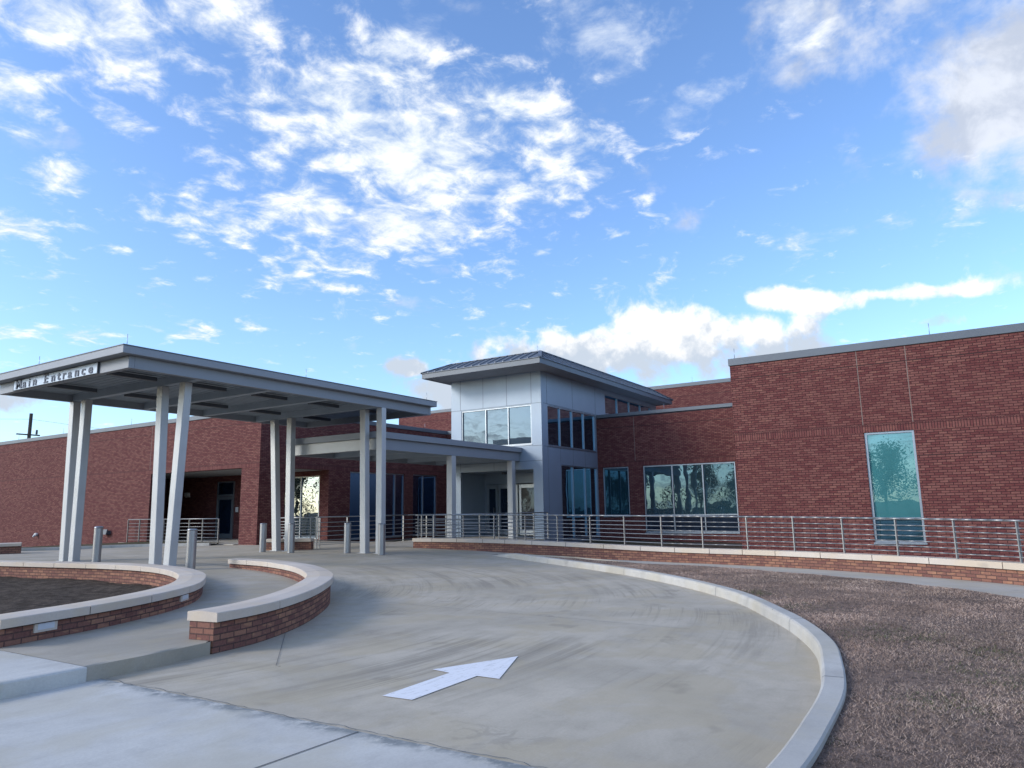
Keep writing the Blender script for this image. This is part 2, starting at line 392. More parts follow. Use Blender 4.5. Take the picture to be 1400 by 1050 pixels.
# curved kerb on the right
CURB=smooth_path([(-30,10),(-12,4.6),(-5,2.7),(0,1.62),(2.5,1.22),(4.22,1.10),(5.26,1.10),(6.25,1.15),(7.3,1.32),(8.25,1.53),(9.3,1.92),(10.36,2.44),(12.15,3.47),(13.9,4.95),(15.3,6.45),(16.5,8.0),(17.75,9.9),(18.75,11.8),(19.35,13.1)],6)
def curb_h(x,y): return G(x,y)+.15*(1-S((y-11.9)/1.2))
mb=MB()
n=len(CURB); ring=[]
for i,(x,y) in enumerate(CURB):
    a=CURB[max(0,i-1)]; b=CURB[min(n-1,i+1)]; d=Vector((b[0]-a[0],b[1]-a[1])).normalized(); N=Vector((-d.y,d.x))
    zt=curb_h(x,y)+.002; zb=G(x,y)-.1; w=.17
    ring.append([(x+N.x*.035,y+N.y*.035,zb),(x+N.x*.02,y+N.y*.02,max(zt-.05,zb+.01)),(x+N.x*.008,y+N.y*.008,max(zt-.012,zb+.012)),(x-N.x*.012,y-N.y*.012,zt),(x-N.x*(w-.015),y-N.y*(w-.015),zt-.002),(x-N.x*w,y-N.y*w,zt-.015),(x-N.x*w,y-N.y*w,zb)])
for i in range(n-1):
    for j in range(6): mb.face([ring[i][j+1],ring[i][j],ring[i+1][j],ring[i+1][j+1]])
mb.face(ring[-1]); mb.face(ring[0])
tag(mb.build('curb',M['curb'],weld=True),kind='structure')
mb=MB()     # control joints across the kerb
for i in (44,62,74,86,97):
    if i<n-1:
        a=ring[i]; 
        d=Vector((CURB[i+1][0]-CURB[i][0],CURB[i+1][1]-CURB[i][1],0)).normalized()*.004
        for j in (0,1,2,3):
            A=Vector(a[j]);B=Vector(a[j+1]); o=Vector((0,0,.003))+ (Vector((A.x-a[5][0],A.y-a[5][1],0)).normalized()*.003)
            mb.face([A-d+o,B-d+o,B+d+o,A+d+o])
tag(mb.build('curb_joint',M['panel_joint']),kind='structure')

# ramp wall path (front of brick) and walk between it and the lawn
RW=smooth_path([(20.35,17.2),(20.4,15.8),(20.45,14.2),(20.42,12.8),(20.25,10.9),(19.85,8.8),(19.5,7.1),(19.25,5.6),(18.95,4.3),(18.3,2.6),(17.45,.9),(16.4,-.6),(14.9,-2.3),(12.8,-4.2)],6)
LEDGE=smooth_path([(19.2,10.6),(17.95,8.0),(17.5,5.9),(16.85,4.2),(15.9,2.5),(14.6,.65),(13.4,-.5),(11.8,-2.0),(10,-3.3)],6)
CO=offset_path(CURB,-.165)
CO_l=[p for p in CO if p[1]<=10.6 or p[0]<15]
def walk_z(x,y): return G(x,y)+(.075+.07*S((y-6)/3))*(1-S((y-11.5)/2.0))
mb=MB()
outer=[(19.55,13.0),(19.15,11.9),(18.9,11.2)]+LEDGE[2:]
loft(mb,outer,RW[8:],lambda x,y:walk_z(x,y)-.006,60,5,zf2=lambda x,y:G(x,y)+.006)
tag(mb.build('walkway',M['walk']),kind='structure')
# turf base: loft between kerb back and walk edge
mb=MB()
A=[p for p in CO if p[0]>-25]; A=A[::-1]; A=[p for p in A if p[1]<11.3]
B=LEDGE+[(4,-9),(-8,-12),(-24,-8)]
lawn_z=lambda x,y: G(x,y)+.105+.012*math.sin(x*2.3+1)*math.sin(y*2.9)
loft(mb,A,B,lawn_z,90,24)
lawn=mb.build('lawn',M['sod']); tag(lawn,kind='structure')
# slab edge
mb=MB()
for p,q in zip(outer,outer[1:]): mb.face([(*p,walk_z(*p)-.006),(*q,walk_z(*q)-.006),(*q,-.1),(*p,-.1)])
tag(mb.build('walkway_edge',M['walk']),kind='structure')

# grass blades (dormant sod) - uncountable, one object
poly=[p for p in A if p[0]>2]+[(2,-2.5),(10,-3.5)]+LEDGE[::-1]
N0=1400000
P=np.column_stack([rng.uniform(2.5,19.5,N0),rng.uniform(-4,11,N0)])
d=np.hypot(P[:,0],P[:,1]); keep=rng.random(N0)<np.clip((6.0/d)**1.1,0,1)
az=np.degrees(np.arctan2(P[:,1],P[:,0])); keep&=(az>-14)
P=P[keep]; P=P[in_poly_mask(P,poly)]
P=P[:330000]; nb=len(P); d=np.hypot(P[:,0],P[:,1])
def vn(P,s,seed):      # cheap value noise
    r=np.random.default_rng(seed); T=r.random((64,64)); q=P*s; i=np.floor(q).astype(int); f=q-i; f=f*f*(3-2*f)
    g=lambda a,b:T[(i[:,0]+a)%64,(i[:,1]+b)%64]
    return (g(0,0)*(1-f[:,0])+g(1,0)*f[:,0])*(1-f[:,1])+(g(0,1)*(1-f[:,0])+g(1,1)*f[:,0])*f[:,1]
h=rng.uniform(.009,.027,nb)*(.7+.6*vn(P,1.7,3)); w=.0016*np.clip(d/5,1,3.2); th=rng.uniform(0,2*PI,nb); ln=rng.uniform(.5,2.0,nb)*h; la=rng.uniform(0,2*PI,nb)
z0=np.array([lawn_z(x,y) for x,y in P])-.004
V=np.zeros((nb,3,3)); 
V[:,0,0]=P[:,0]-np.cos(th)*w; V[:,0,1]=P[:,1]-np.sin(th)*w; V[:,0,2]=z0
V[:,1,0]=P[:,0]+np.cos(th)*w; V[:,1,1]=P[:,1]+np.sin(th)*w; V[:,1,2]=z0
V[:,2,0]=P[:,0]+np.cos(la)*ln; V[:,2,1]=P[:,1]+np.sin(la)*ln; V[:,2,2]=z0+h
me=bpy.data.meshes.new('dormant_grass'); me.vertices.add(nb*3); me.loops.add(nb*3); me.polygons.add(nb)
me.vertices.foreach_set('co',V.ravel()); me.loops.foreach_set('vertex_index',np.arange(nb*3,dtype=np.int32)); me.polygons.foreach_set('loop_start',np.arange(0,nb*3,3,dtype=np.int32))
me.update()
t_=rng.random(nb); big=vn(P,.6,5); mid=vn(P,2.2,9)
c0=np.array([.22,.158,.125]); c1=np.array([.57,.45,.36]); c2=np.array([.37,.25,.20]); gr=np.array([.07,.10,.03])
C=c0+(c1-c0)*(t_[:,None]**1.6); C=C*(1-.5*big[:,None])+c2*(.5*big[:,None]); C*=(.72+.75*mid)[:,None]; sid=np.floor((P[:,0]*.28+P[:,1]*.96)/.62+3*vn(P,.12,31)).astype(int); C*=(.86+.30*np.random.default_rng(4).random(400)[sid%400])[:,None]; C*=1.0
green=np.zeros(nb)
for gx,gy,rr in ((8.5,-.05,.35),(7.3,-.1,.35),(5.05,1.0,.18),(7.6,.2,.25),(11.1,2.2,.4),(9.2,.9,.5),(12.6,3.2,.4),(6.3,.3,.3)):
    green=np.maximum(green,np.exp(-((P[:,0]-gx)**2+(P[:,1]-gy)**2)/rr**2))
green=np.clip(green*1.0*(vn(P,6,21)*1.6),0,1); gm=(rng.random(nb)<green*.5)
C[gm]=gr*(.6+.9*rng.random(gm.sum()))[:,None]
ca=me.color_attributes.new('tone','FLOAT_COLOR','POINT'); ca.data.foreach_set('color',np.repeat(np.column_stack([C,np.ones(nb)]),3,axis=0).ravel())
me.materials.append(M['blade']); go=bpy.data.objects.new('dormant_grass',me); COL.objects.link(go); tag(go,'brown dormant sod grass with a few green tufts beside the curb','grass',kind='stuff')
# seams between rolls of sod
mb=MB()
for (a,b) in (((8.3,.1),(9.4,.75)),):
    pts=[(a[0]+(b[0]-a[0])*k/30+random.uniform(-.02,.02),a[1]+(b[1]-a[1])*k/30+random.uniform(-.02,.02)) for k in range(31)]
    for q,r in zip(pts,pts[1:]):
        dd=Vector((r[0]-q[0],r[1]-q[1])).normalized()*random.uniform(.003,.010)
        mb.face([(q[0]+dd.y,q[1]-dd.x,lawn_z(*q)+.008),(r[0]+dd.y,r[1]-dd.x,lawn_z(*r)+.008),(r[0]-dd.y,r[1]+dd.x,lawn_z(*r)+.008),(q[0]-dd.y,q[1]+dd.x,lawn_z(*q)+.008)])
tag(mb.build('sod_seam',M['soil']),kind='structure')

# raised pavement on the left, with its kerb face
W2o=smooth_path([(5.29,7.32),(6.05,7.46),(7.04,7.92),(8.12,8.65),(9.25,9.62),(10.15,10.75),(10.95,12.1),(11.6,13.8),(11.85,15.4)],6)
W2c=offset_path(W2o,.24)
W1o=smooth_path(W1PTS,6)
W1c=offset_path(W1o,.24)
edge=[(3.858,7.26),(4.6,7.28),(5.25,7.36)]+W2c[2:]+[(12.0,17.0),(12.0,19.0)]
far=[(3.858,8.9)]+W1c+[(10.2,23.0)]
mb=MB(); loft(mb,edge,far,lambda x,y:SW(x,y)+.004,60,20)
e2=resample(edge,80)
for p,q in zip(e2,e2[1:]): mb.face([(*p,SW(*p)+.004),(*p,G(*p)-.1),(*q,G(*q)-.1),(*q,SW(*q)+.004)])
tag(mb.build('sidewalk',M['sidewalk']),kind='structure')
mb=MB(); loft(mb,[(-14,7.30),(3.853,7.255)],[(-14,9.2),(3.853,9.2)],lambda x,y:SW(x,y)+.003,30,20)
e2=resample([(-14,7.30),(3.853,7.255)],30)
for p,q in zip(e2,e2[1:]): mb.face([(*p,SW(*p)+.003),(p[0],p[1]-.012,SW(*p)-.01),(q[0],q[1]-.012,SW(*q)-.01),(*q,SW(*q)+.003)]); mb.face([(p[0],p[1]-.012,SW(*p)-.01),(p[0],p[1]-.012,-.1),(q[0],q[1]-.012,-.1),(q[0],q[1]-.012,SW(*q)-.01)])
tag(mb.build('sidewalk',M['apron']),kind='structure')

# ------------------------------------------------------------------ curved seat walls
CAPZ=.445
def seat_wall(path_o,label,lights=(),width=.46,capz=CAPZ,zf=G,joint=1.15,name='seat_wall',brickmat=None,group='curved brick seat walls'):
    r=thing(name,label,'seat wall',(path_o[0][0],path_o[0][1],zf(*path_o[0])),group)
    mb=MB(); ct=capz-.105
    mb.sweep(path_o,[(.045,-.12),(width-.045,-.12),(width-.045,ct),(.045,ct)][::-1],0)
    mb.build('brick_base',brickmat or M['brick_low'],r)
    cb=MB()
    P=resample(path_o,max(2,int(sum(math.dist(a,b) for a,b in zip(path_o,path_o[1:]))/.06)))
    tot=len(P)-1; step=int(joint/.06); i=0
    while i<tot:
        j=min(tot,i+step)
        if tot-j<step*.4: j=tot
        seg=P[i:j+1]
        # leave a 6 mm joint
        a=Vector(seg[0]);b=Vector(seg[1]); seg[0]=tuple(a+(b-a)*(.22 if i else 0)); 
        jit=random.uniform(-.0015,.0015)
        cb.sweep(seg,[(0,ct+.003),(0,capz-.008+jit),(.008,capz+jit),(width/2,capz+.012+jit),(width-.008,capz+jit),(width,capz-.008+jit),(width,ct+.003)],0)
        i=j
    cb.build('coping',M['stone'],r)
    jb=MB(); jb.sweep(P[1:-1],[(.006,ct-.008),(width-.006,ct-.008),(width-.006,capz-.016),(width/2,capz),(.006,capz-.016)][::-1],0); jb.build('mortar_bed',M['shade'],r)
    for (s,) in lights:
        k=min(range(len(path_o)),key=lambda q:math.dist(path_o[q],s))
        a=path_o[max(0,k-1)];b=path_o[min(len(path_o)-1,k+1)]; d=Vector((b[0]-a[0],b[1]-a[1],0)).normalized(); n_=Vector((d.y,-d.x,0))
        c=Vector((path_o[k][0],path_o[k][1],0))-n_*.045; zc=SW(*s)+.165
        def slab(o0,o1,hw,hz,nm,m,par):
            q=MB(); 
            cs=[c+d*(-hw)+n_*o0,c+d*hw+n_*o0,c+d*hw+n_*o1,c-d*hw+n_*o1]
            q.hexa([(p.x,p.y,zc-hz) for p in cs]+[(p.x,p.y,zc+hz) for p in cs]); return q.build(nm,m,par)
        fr=slab(-.02,.022,.145,.068,'step_light',M['stone'],r); slab(.0221,.026,.105,.042,'lens',M['lens'],fr)
    return r
seat_wall(W2o,'curved brick seat wall with stone coping beside the drive lane, closest to the painted arrow','' if False else (),group='curved brick seat walls')
seat_wall(W1o,'curved brick planter wall enclosing dark soil, two step lights in its face',(((4.45,9.26),),((6.95,10.36),)),group='curved brick seat walls')
# planter soil behind the left wall
W1i=offset_path(W1o,.42)
mb=MB(); loft(mb,W1i,[(3.9,9.6),(3.9,16),(3.9,24)],lambda x,y:.035+.05*S((y-12)/8)+.02*math.sin(x*3)*math.cos(y*2.1)+.012*math.sin(x*37+y*17)*math.sin(y*41-x*23)+.008*math.sin(x*71-y*59),160,70)
for f in range(1): pass
tag(mb.build('planter_soil',M['soil']),kind='structure')
mb=MB(); loft(mb,[(-14,9.21),(3.88,9.3)],[(-14,24),(3.9,24)],lambda x,y:.03+.05*S((y-12)/8),20,20)
tag(mb.build('planter_soil',M['soil']),kind='structure')
seat_wall([(8.0,30.2),(9.5,30.1),(11.2,29.6),(12.7,28.9)],'low seat wall end with pale coping far left in front of the long brick wing',(),.9,.62,name='seat_wall')

# ------------------------------------------------------------------ bollards
BZ=.98
def mk_bollard():
    r=thing('steel_bollard','x','bollard')
    m=MB(); m.lathe([(.112,0),(.112,BZ-.055)],28); m.lathe([(.1125,.0),(.122,.0),(.122,.012),(.1125,.014)],28); m.build('sleeve',M['bollard'],r,off=(0,0,0))
    m=MB(); m.lathe([(.112,BZ-.052),(.117,BZ-.05),(.117,BZ-.03),(.10,BZ-.012),(.06,BZ-.002),(0,BZ)],28); m.build('cap',M['bollard'],r,off=(0,0,0))
    return r
bol=[((11.05,20.75),'steel bollard in front of the brick wing, leftmost of the six'),((10.62,15.8),'nearest steel bollard standing behind the rim of the planter wall'),((16.8,20.95),'steel bollard in front of the corner of the long brick wing'),((16.75,19.45),'steel bollard touching the foot of the third canopy column pair'),((17.3,17.4),'steel bollard just left of the rightmost canopy column pair'),((17.25,15.86),'steel bollard in front of the rightmost leaning canopy column')]
b0=mk_bollard()
for i,(xy,lab) in enumerate(bol):
    o=b0 if i==0 else copy_tree(b0); o.location=(*xy,G(*xy)); o['label']=lab; o['group']='stainless steel bollards around the canopy'

# ------------------------------------------------------------------ drop-off canopy
ZU=4.9; ZT=5.37
can=thing('drop_off_canopy','large grey steel flat canopy on four pairs of leaning columns over the drive','canopy',(11,19,.25))
bx0,bx1,by0,by1=8.98,20.05,16.15,22.55
m=MB(); ov=.26
m.box(bx0-ov,bx1+.1,by0-.2,by1+.2,ZT-.18,ZT); m.build('roof_fascia',M['fascia'],can,bevel=.008)
m=MB(); m.box(bx0-ov-.012,bx1+.112,by0-.212,by1+.212,ZT+.001,ZT+.022); m.build('roof_edge_trim',M['coping'],can)
bh=ZT-.182
for nm,(x0,x1,y0,y1) in dict(a=(bx0,bx0+.14,by0,by1),b=(bx1-.14,bx1,by0,by1),c=(bx0+.142,bx1-.142,by0,by0+.14),d=(bx0+.142,bx1-.142,by1-.14,by1)).items():
    m=MB(); m.box(x0,x1,y0,y1,ZU,bh); m.build('edge_beam',M['fascia'],can,bevel=.006)
beams=[10.95,13.15,15.3,17.5]
for x in beams:
    m=MB(); m.box(x-.09,x+.09,by0+.142,by1-.142,ZU+.01,bh-.02); m.build('cross_beam',M['deck'],can,bevel=.006)
m=MB()
for k in range(26):
    y=by0+.2+k*(by1-by0-.4)/25
    m.box(bx0+.142,bx1-.142,y-.05,y+.05,bh-.075,bh-.001)
m.build('roof_deck',M['deck'],can)
for xa,xb in zip([bx0]+beams,beams+[bx1]):
    xm=(xa+xb)/2
    for y in (17.7,20.6):
        m=MB(); m.box(xm-.62,xm+.62,y-.07,y+.07,ZU+.07,ZU+.17); m.build('light_fixture',M['dark'],can)
cols=[(10.95,22.24,22.42,.25),(10.95,21.73,21.76,.25),(10.95,17.77,17.93,.25),(10.95,17.15,16.92,.25),(17.5,21.07,21.44,.2),(17.5,20.42,20.54,.2),(17.55,16.86,16.98,.2),(17.6,16.22,16.0,.2)]
for x,yb,yt,z in cols:
    m=MB(); yt2=max(yt,by0+.12)
    m.lean(x,yb,G(x,yb)-.05,x,yt2,ZU+.005,.21,.25); m.build('column',M['steel_paint'],can,bevel=.012)
    m=MB(); m.lean(x,yb,G(x,yb)-.02,x,yb,G(x,yb)+.012,.33,.36); m.build('base_plate',M['steel_paint'],can)
for x,y in ((bx0-.1,by0-.05),(bx0-.1,20.2),(14.2,by0-.05),(bx1-.3,by0-.05)):
    m=MB(); m.tube((x,y,ZT),(x,y,ZT+.3),.007,6); m.tube((x,y,ZT),(x,y,ZT+.03),.03,8); m.build('air_terminal',M['alu'],can)

# sign
sg=thing('entrance_sign','pale grey sign panel reading Main Entrance on the front beam of the canopy','sign',(8.94,19.5,4.93))
m=MB(); m.box(8.935,8.978,17.42,21.62,4.915,5.176); m.build('panel',M['sign'],sg,bevel=.004)
m=MB(); 
for z0,z1 in ((4.906,4.914),(5.177,5.184)): m.box(8.93,8.979,17.40,21.64,z0,z1)
m.box(8.93,8.979,17.40,17.419,4.914,5.177); m.box(8.93,8.979,21.621,21.64,4.914,5.177)
m.build('frame',M['dark'],sg)
def glyph_mesh(ch):
    cu=bpy.data.curves.new('t','FONT'); cu.body=ch; cu.size=1; cu.extrude=.06; cu.offset=.018
    ob=bpy.data.objects.new('t',cu); COL.objects.link(ob); bpy.context.view_layer.update()
    me=bpy.data.meshes.new_from_object(ob.evaluated_get(bpy.context.evaluated_depsgraph_get())); bpy.data.objects.remove(ob); return me
SER={'M':[(.0,0),(.64,0),(.0,.68),(.64,.68)],'E':[(-.04,0),(-.04,.68)]}
word='Main Entrance'; hgt=.30
widths={}
y=21.50; adv={'M':.42,'i':.25,' ':.30,'t':.27,'r':.29,'E':.40}
total=sum(adv.get(c,.35) for c in word); k=(21.50-17.50)/total
for ch in word:
    a=adv.get(ch,.35)*k
    if ch!=' ':
        me=glyph_mesh(ch); ob=bpy.data.objects.new('letter',me); COL.objects.link(ob); ob.parent=sg
        me.materials.clear(); me.materials.append(M['letter'])
        # text x -> -y, text y -> z, facing -x
        xs_=[v.co.x for v in me.vertices]; sx=hgt*1.42
        for v in me.vertices:
            X,Y,Zz=v.co; v.co=(8.925-sg.location[0]-Zz*hgt*.25, (y-.015)-X*sx-sg.location[1], 4.940+Y*hgt*1.05-sg.location[2])
        me.flip_normals() if False else None
        q=MB(); x0=min(xs_)
        for (dx,dz) in SER.get(ch,[]):
            yy=(y-.015)-(x0+dx+.05)*sx; zz=4.940+dz*hgt*1.05
            q.box(8.914,8.9345,yy-.04,yy+.04,zz-.001,zz+.013)
        if q.f:
            bm=bmesh.new(); bm.from_mesh(me); s2=q.build('tmp',M['letter'],None,off=tuple(sg.location)); bm.from_mesh(s2.data); bm.to_mesh(me); bm.free(); bpy.data.objects.remove(s2)
    y-=a

# ------------------------------------------------------------------ the brick building
GLZ=27.55
bld=thing('brick_building','long one storey red brick building with grey copings around a metal clad entrance tower','building',(30,18,0))
def cells(a0,a1,z0,z1,ops):
    A=sorted({a0,a1,*[o[0] for o in ops],*[o[1] for o in ops]}); Zs=sorted({z0,z1,*[o[2] for o in ops],*[o[3] for o in ops]})
    A=[a for a in A if a0<=a<=a1]; Zs=[z for z in Zs if z0<=z<=z1]
    for i in range(len(A)-1):
        run=None
        for j in range(len(Zs)-1):
            ca=(A[i]+A[i+1])/2; cz=(Zs[j]+Zs[j+1])/2
            hole=any(o[0]<ca<o[1] and o[2]<cz<o[3] for o in ops)
            if hole:
                if run is not None: yield (A[i],A[i+1],run,Zs[j]); run=None
            elif run is None: run=Zs[j]
        if run is not None: yield (A[i],A[i+1],run,Zs[-1])
SOL=(3.485,3.69)
def wall(axis,pos,a0,a1,z0,z1,ops=(),th=.35,face=-1,soldier=True,lines=(5.36,),joints=(),mat='brick',name='wall'):
    m=MB(); far=pos-face*th; lo,hi=min(pos,far),max(pos,far)
    def bx(p0,p1,b0,b1,c0,c1,mi=0):
        if axis=='x': m.box(p0,p1,b0,b1,c0,c1,mi)
        else: m.box(b0,b1,p0,p1,c0,c1,mi)
    for b0,b1,c0,c1 in cells(a0,a1,z0,z1,ops): bx(lo,hi,b0,b1,c0,c1)
    pr=lambda d:(pos+face*d,pos) if face<0 else (pos,pos+d)
    def strip(d,b0,b1,c0,c1,mi):
        q=sorted((pos+face*d,pos)); bx(q[0],q[1],b0,b1,c0,c1,mi)
    if soldier:
        segs=[(a0,a1)]
        for b0,b1 in segs: strip(.004,b0+.001,b1-.001,SOL[0],SOL[1],1)
        strip(.006,a0+.002,a1-.002,SOL[1],SOL[1]+.008,2)
    for z in lines: strip(.003,a0+.002,a1-.002,z,z+.016,2)  # thin dark strip paints the shadow line of a stepped brick course
    for j,zz0,zz1 in joints: strip(.0025,j-.011,j+.011,zz0,zz1,3)
    return m.build(name,[M[mat],M['brick_s'],M['shade'],M['joint']],bld)
def coping(axis,pos,a0,a1,z,face=-1,h=.22,th=.55,name='coping'):
    m=MB(); p0=pos+face*.035; p1=pos-face*th
    lo,hi=min(p0,p1),max(p0,p1)
    if axis=='x': m.box(lo,hi,a0,a1,z-h,z)
    else: m.box(a0,a1,lo,hi,z-h,z)
    return m.build(name,M['coping'],bld,bevel=.006)
def window(axis,pos,a0,a1,z0,z1,vm=(),hm=(),rec=.10,face=-1,glass='g_dark',fw=.06,label=None,lowglass=None,sill=True):
    m=MB(); q0=pos-face*rec; 
    def bx(d0,d1,b0,b1,c0,c1,mb_=None):
        mb_=mb_ or m; u=sorted((pos-face*d0,pos-face*d1))
        if axis=='x': mb_.box(u[0],u[1],b0,b1,c0,c1)
        else: mb_.box(b0,b1,u[0],u[1],c0,c1)
    d0,d1=rec-.05,rec+.06
    bx(d0,d1,a0+.002,a0+fw,z0+.002,z1-.002); bx(d0,d1,a1-fw,a1-.002,z0+.002,z1-.002); bx(d0,d1,a0+fw,a1-fw,z1-fw,z1-.002); bx(d0,d1,a0+fw,a1-fw,z0+.002,z0+fw)
    zs=[z0+fw]
    for z in hm: bx(d0,d1,a0+fw,a1-fw,z-fw/2,z+fw/2)
    hz=sorted([z0+fw]+[e for z in hm for e in (z-fw/2,z+fw/2)]+[z1-fw])
    for a in vm:
        for c0,c1 in zip(hz[0::2],hz[1::2]): bx(d0,d1,a-fw/2,a+fw/2,c0,c1)
    if sill: bx(-.03,d0-.002,a0-.02,a1+.02,z0-.045,z0+.0015)
    w=m.build('window',M['alu'],bld,bevel=.004)
    if label: w['label']=label
    av=sorted([a0+fw]+[e for a in vm for e in (a-fw/2,a+fw/2)]+[a1-fw])
    for k,(c0,c1) in enumerate(zip(hz[0::2],hz[1::2])):
        for b0,b1 in zip(av[0::2],av[1::2]):
            g=MB(); tl=random.uniform(-.012,.012); tv=random.uniform(-.006,.006)
            # each lite sits very slightly out of plane, as real glazing does
            dd=rec+.005; pts=[(b0,c0),(b1,c0),(b1,c1),(b0,c1)]
            off=[dd+tv*0,dd+tl*(b1-b0)*.4,dd+tl*(b1-b0)*.4+tv*(c1-c0)*.4,dd+tv*(c1-c0)*.4]
            F=[]; Bk=[]
            for (b,c),o in zip(pts,off):
                for L_,dep in ((F,o),(Bk,dd+.03)):
                    L_.append((pos-face*dep,b,c) if axis=='x' else (b,pos-face*dep,c))
            g.hexa(F+Bk)
            g.build('pane',M[(lowglass if (lowglass and k==0) else glass)],w)
    return w
PT=6.06
# right wing
wR=(1.18,2.42,.46,3.485)
wall('x',22.35,-34,6.03,-.3,5.85,[wR],joints=[(2.42,3.70,5.84),(1.18,3.70,5.84),(-5.2,-.2,3.48),(-5.2,3.7,5.84)],lines=(5.40,),name='wing_wall')
m=MB();
for z in (2.78,): m.box(22.347,22.35,-34,1.15,z,z+.014)
m.build('shadow_course',M['shade'],bld)  # dark strip in place of the shadow under a brick step
window('x',22.35,*wR[:2],*wR[2:],hm=(1.10,),glass='g_teal',lowglass='g_dark',rec=.09,label='tall narrow teal window with a cross bar')
wall('y',6.03,22.70,32.3,-.3,5.85,face=1,name='wing_wall')
coping('x',22.35,-34,6.065,PT); coping('y',6.03,22.902,32.3,PT,face=1)
# recessed wall right of the tower
o1=(13.88,15.24,1.10,3.44); o2=(8.78,13.14,.33,3.44)
wall('x',32.3,6.03,15.488,-.3,5.85,[o1,o2],joints=[(13.5,3.7,5.84)],name='recessed_wall')
window('x',32.3,*o1,vm=(),glass='g_dark',rec=.1)
window('x',32.3,*o2,vm=(11.72,10.28),hm=(1.12,),glass='g_dark',lowglass='g_navy',rec=.1,label='three-bay window with a cross bar')
coping('x',32.3,6.067,15.486,PT,h=.16)
# left wing (long wall) with porch
po=(26.78,33.6,-.9,3.485)
wall('x',20.2,25.6,78,-1.2,5.85,[po],joints=[(33.75,3.7,5.84),(41,-.2,5.84),(50,-.2,5.84)],lines=(5.40,),name='wing_wall')
coping('x',20.2,25.565,78,PT,h=.20)
op=(21.59,24.17,.12,3.485); w1=(25.56,29.6,.2,3.46); w2=(30.27,32.35,.2,3.46)
wall('y',25.6,20.552,33.3,-.3,5.85,[op,w1,w2],th=.35,name='inner_wall')
coping('y',25.6,20.752,33.3,PT,h=.20)
wall('x',33.3,20.0,25.6,-.3,5.85,[(23.6,25.0,.2,3.46)],name='inner_wall')
coping('x',33.3,20.41,25.562,PT+.004,h=.2)
window('x',33.3,23.6,25.0,.2,3.46,glass='g_navy',rec=.1)
window('y',25.6,*w1,vm=(27.6,28.9),glass='g_navy',rec=.12); window('y',25.6,*w2,vm=(31.2,),glass='g_navy',rec=.12)
# open corner porch: opening in both walls, glazed wall on its inner side
m=MB(); m.box(20.56,24.6,38.6,38.9,-.3,3.6); m.box(24.2,24.6,30.6,38.598,-.3,3.6); m.box(24.2,24.6,25.952,26.25,-.3,3.6); m.box(24.2,24.6,26.252,30.598,3.25,3.6); m.box(24.2,24.6,26.252,30.598,-.3,.27); m.build('porch_wall',M['brick'],bld)
m=MB(); m.box(20.56,24.19,25.96,38.59,3.49,3.58); m.build('porch_soffit',M['soffit'],bld)
m=MB(); m.box(19.95,20.55,26.782,33.598,-.3,.24); m.box(20.551,24.19,25.96,38.59,-.3,.24); m.build('porch_floor',M['walk'],bld)
window('x',24.2,26.252,30.598,.272,3.248,vm=(GLZ,29.1),glass='g_bright',rec=.06,sill=False,label='glazed porch wall mirroring bright sky and treetops')
# porch door in the back wall
d=MB(); X=24.20; y0,y1=32.55,33.95
d.box(X-.06,X-.002,y0,y0+.07,.25,3.2); d.box(X-.06,X-.002,y1-.07,y1,.25,3.2); d.box(X-.06,X-.002,y0+.07,y1-.07,3.13,3.2); d.box(X-.06,X-.002,y0+.07,y1-.07,2.42,2.52)
door=d.build('door',M['alu'],bld); door['label']='glazed metal door in the porch'
d=MB(); d.box(X-.05,X-.004,y0+.072,y0+.18,.26,2.41); d.box(X-.05,X-.004,y1-.18,y1-.072,.26,2.41); d.box(X-.05,X-.004,y0+.18,y1-.18,.26,.5); d.box(X-.05,X-.004,y0+.18,y1-.18,2.25,2.41); d.build('leaf',M['alu'],door)
d=MB(); d.box(X-.03,X-.006,y0+.182,y1-.182,.502,2.248); d.box(X-.03,X-.006,y0+.072,y1-.072,2.522,3.128); d.build('pane',M['g_navy'],door)
d=MB(); d.tube((X-.10,y1-.24,.95),(X-.10,y1-.24,1.6),.015); d.tube((X-.10,y1-.24,1.0),(X-.04,y1-.24,1.0),.01); d.tube((X-.10,y1-.24,1.55),(X-.04,y1-.24,1.55),.01); d.build('handle',M['stainless'],door)
m=MB(); m.box(X-.14,X-.002,36.4,36.7,2.52,2.70); m.hexa([(X-.14,36.37,2.51),(X-.002,36.37,2.51),(X-.002,36.73,2.51),(X-.14,36.73,2.51),(X-.05,36.37,2.44),(X-.002,36.37,2.44),(X-.002,36.73,2.44),(X-.05,36.73,2.44)]); m.build('wall_lamp',M['whiteplastic'],bld)
m=MB(); m.box(X-.03,X-.002,32.2,32.4,1.6,1.85); m.build('card_reader',M['whiteplastic'],bld)
# little fittings on the long wall
m=MB(); m.tube((20.2,44.2,.55),(20.05,44.2,.55),.09,12); m.tube((20.05,44.2,.55),(19.98,44.2,.42),.05,10); m.build('wall_vent',M['whiteplastic'],bld)
m=MB(); m.box(20.06,20.198,36.8,37.25,.60,.78); m.hexa([(19.95,36.8,.60),(20.06,36.8,.60),(20.06,37.25,.60),(19.95,37.25,.60),(20.02,36.8,.85),(20.06,36.8,.85),(20.06,37.25,.85),(20.02,37.25,.85)]); m.build('wall_outlet_cover',M['dark'],bld)
m=MB(); m.box(20.17,20.1985,33.9,78,-.20,-.13); m.build('base_course',M['joint'],bld)
# higher block behind
wall('x',42,-2,37,5.0,8.68,soldier=False,lines=(8.1,),mat='brick',name='rear_block_wall'); coping('x',42,-2,37,8.90,h=.22)
m=MB(); m.box(42.36,70,-2,37,5.0,8.6); m.build('rear_block',M['brick'],bld)
